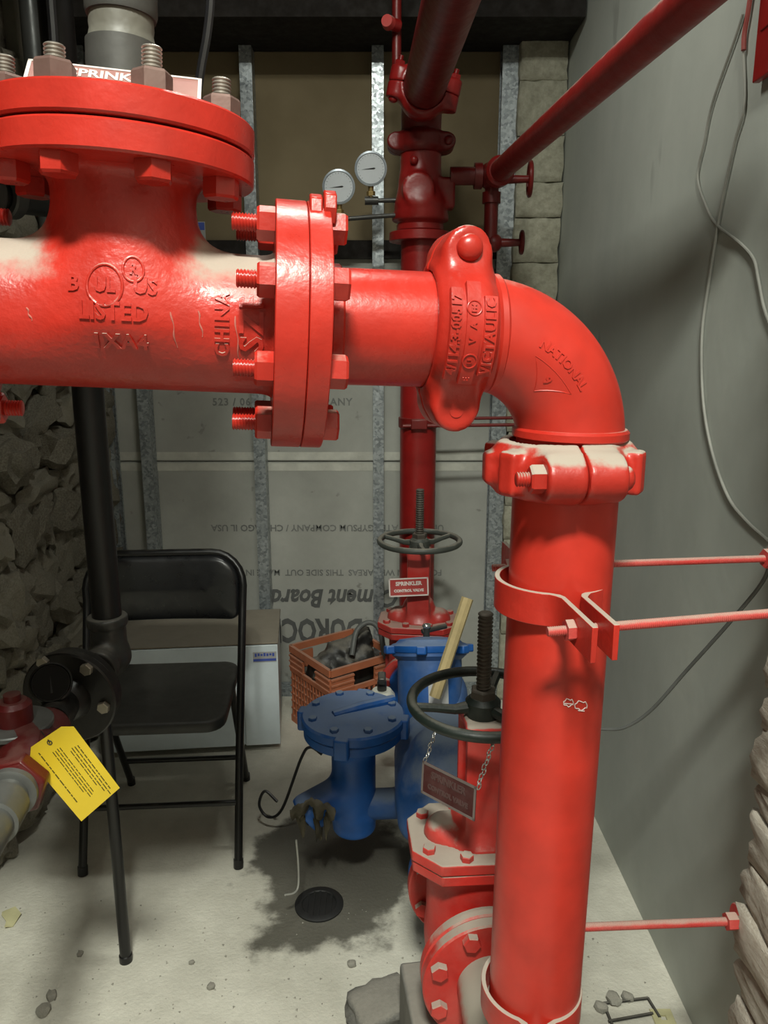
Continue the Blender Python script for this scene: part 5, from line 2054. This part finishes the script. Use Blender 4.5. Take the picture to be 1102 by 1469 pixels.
# ------------------------------------------------------------------ cables on the grey wall and things at the frame edges
def cable(name, label, pts, r, mat, cat='cable'):
    p0 = pts[0].copy()
    o = MB().tube(spline([p - p0 for p in pts], 8), r, 8).build(name, mat, None)
    o.location = p0
    return tag(o, label, cat)


def wx_(Y):
    return XRF + (XRN - XRF) * (YB - Y) / (YB - 0.9)


def on_right(x, y, off=0.004):
    X = 0.58
    for _ in range(6):
        p = at_x(x, y, X - off)
        X = wx_(p.y)
    return at_x(x, y, X - off)


cable('wall_cable', 'thin pale cable hanging in a loose curve on the grey wall', [on_right(x, y) for x, y in ((1066, 20), (1055, 55), (1023, 146), (1011, 202), (1001, 254), (1014, 298), (1029, 323), (1061, 348), (1081, 371), (1088, 400), (1096, 440), (1110, 480))], 0.0026, 'cable_grey')
cable('wall_cable', 'long pale cable swinging down the grey wall to the stone edge', [on_right(x, y) for x, y in ((1067, 75), (1068, 152), (1055, 202), (1037, 284), (1029, 330), (1018, 400), (1008, 470), (1007, 540), (1012, 600), (1025, 660), (1046, 715), (1072, 748), (1102, 775))], 0.0028, 'cable_grey')
cable('red_cable', 'short red painted cable end at the top of the grey wall', [on_right(x, y, 0.006) for x, y in ((1079, -20), (1073, 20), (1068, 50), (1067, 72))], 0.0042, 'cable_red')
cable('black_cable', 'thin dark cable sagging from the stone edge behind the vertical pipe', [at(x, y, Y) for x, y, Y in ((1108, 800, 0.98), (1092, 838, 1.0), (1045, 895, 1.05), (985, 962, 1.12), (935, 1018, 1.17), (898, 1043, 1.2), (866, 1046, 1.22), (800, 1040, 1.22))], 0.0028, 'cable_dark')
p = on_right(1100, 60, 0.010)
rs2 = thing('red_box', 'edge of a bright red plate on the wall in the top right corner', 'plate', p)
m = MB().box((0, 0, 0), (0.012, 0.10, 0.30))
q_ = on_right(1084, 120, 0.010)
rs2.location = (q_.x, q_.y - 0.05, q_.z + 0.15)
m.build('plate', 'red_back', rs2, None, 0.002)
MB().box((-0.007, 0, 0.02), (0.003, 0.07, 0.20)).build('cover', 'red_back', rs2, None, 0.001)

# hanging cables, strips and conduit at the top left
cable('hanging_cable', 'black cable hanging down at the right of the grey pipe', [at(x, y, 0.98) for x, y in ((303, -60), (302, 0), (297, 50), (289, 95), (281, 150), (272, 220), (262, 320), (240, 400))], 0.0052, 'cable_black')
cable('hanging_cable', 'black cable hanging behind the studs left of the grey pipe', [at(x, y, 1.0) for x, y in ((70, -60), (73, 0), (76, 40), (79, 80), (88, 160), (110, 260), (140, 400))], 0.0055, 'cable_black')
p = at(12, 40, 2.38)
o = MB().box((0, 0, 1.95), (0.052, 0.03, 1.30)).build('timber_strip', 'pale_timber', None, None, 0.003)
o.location = (at(14, 40, 2.3).x, 2.3, 0.0)
tag(o, 'pale vertical timber strip at the upper left edge', 'timber')
o = MB().cyl((0, 0, 1.45), (0, 0, 3.14), 0.024, 0.024, 24).build('conduit', 'galvanised_pipe', None)
o.location = (at(44, 40, 2.2).x, 2.2, 0.0)
tag(o, 'grey conduit beside the timber strip at the upper left', 'conduit')
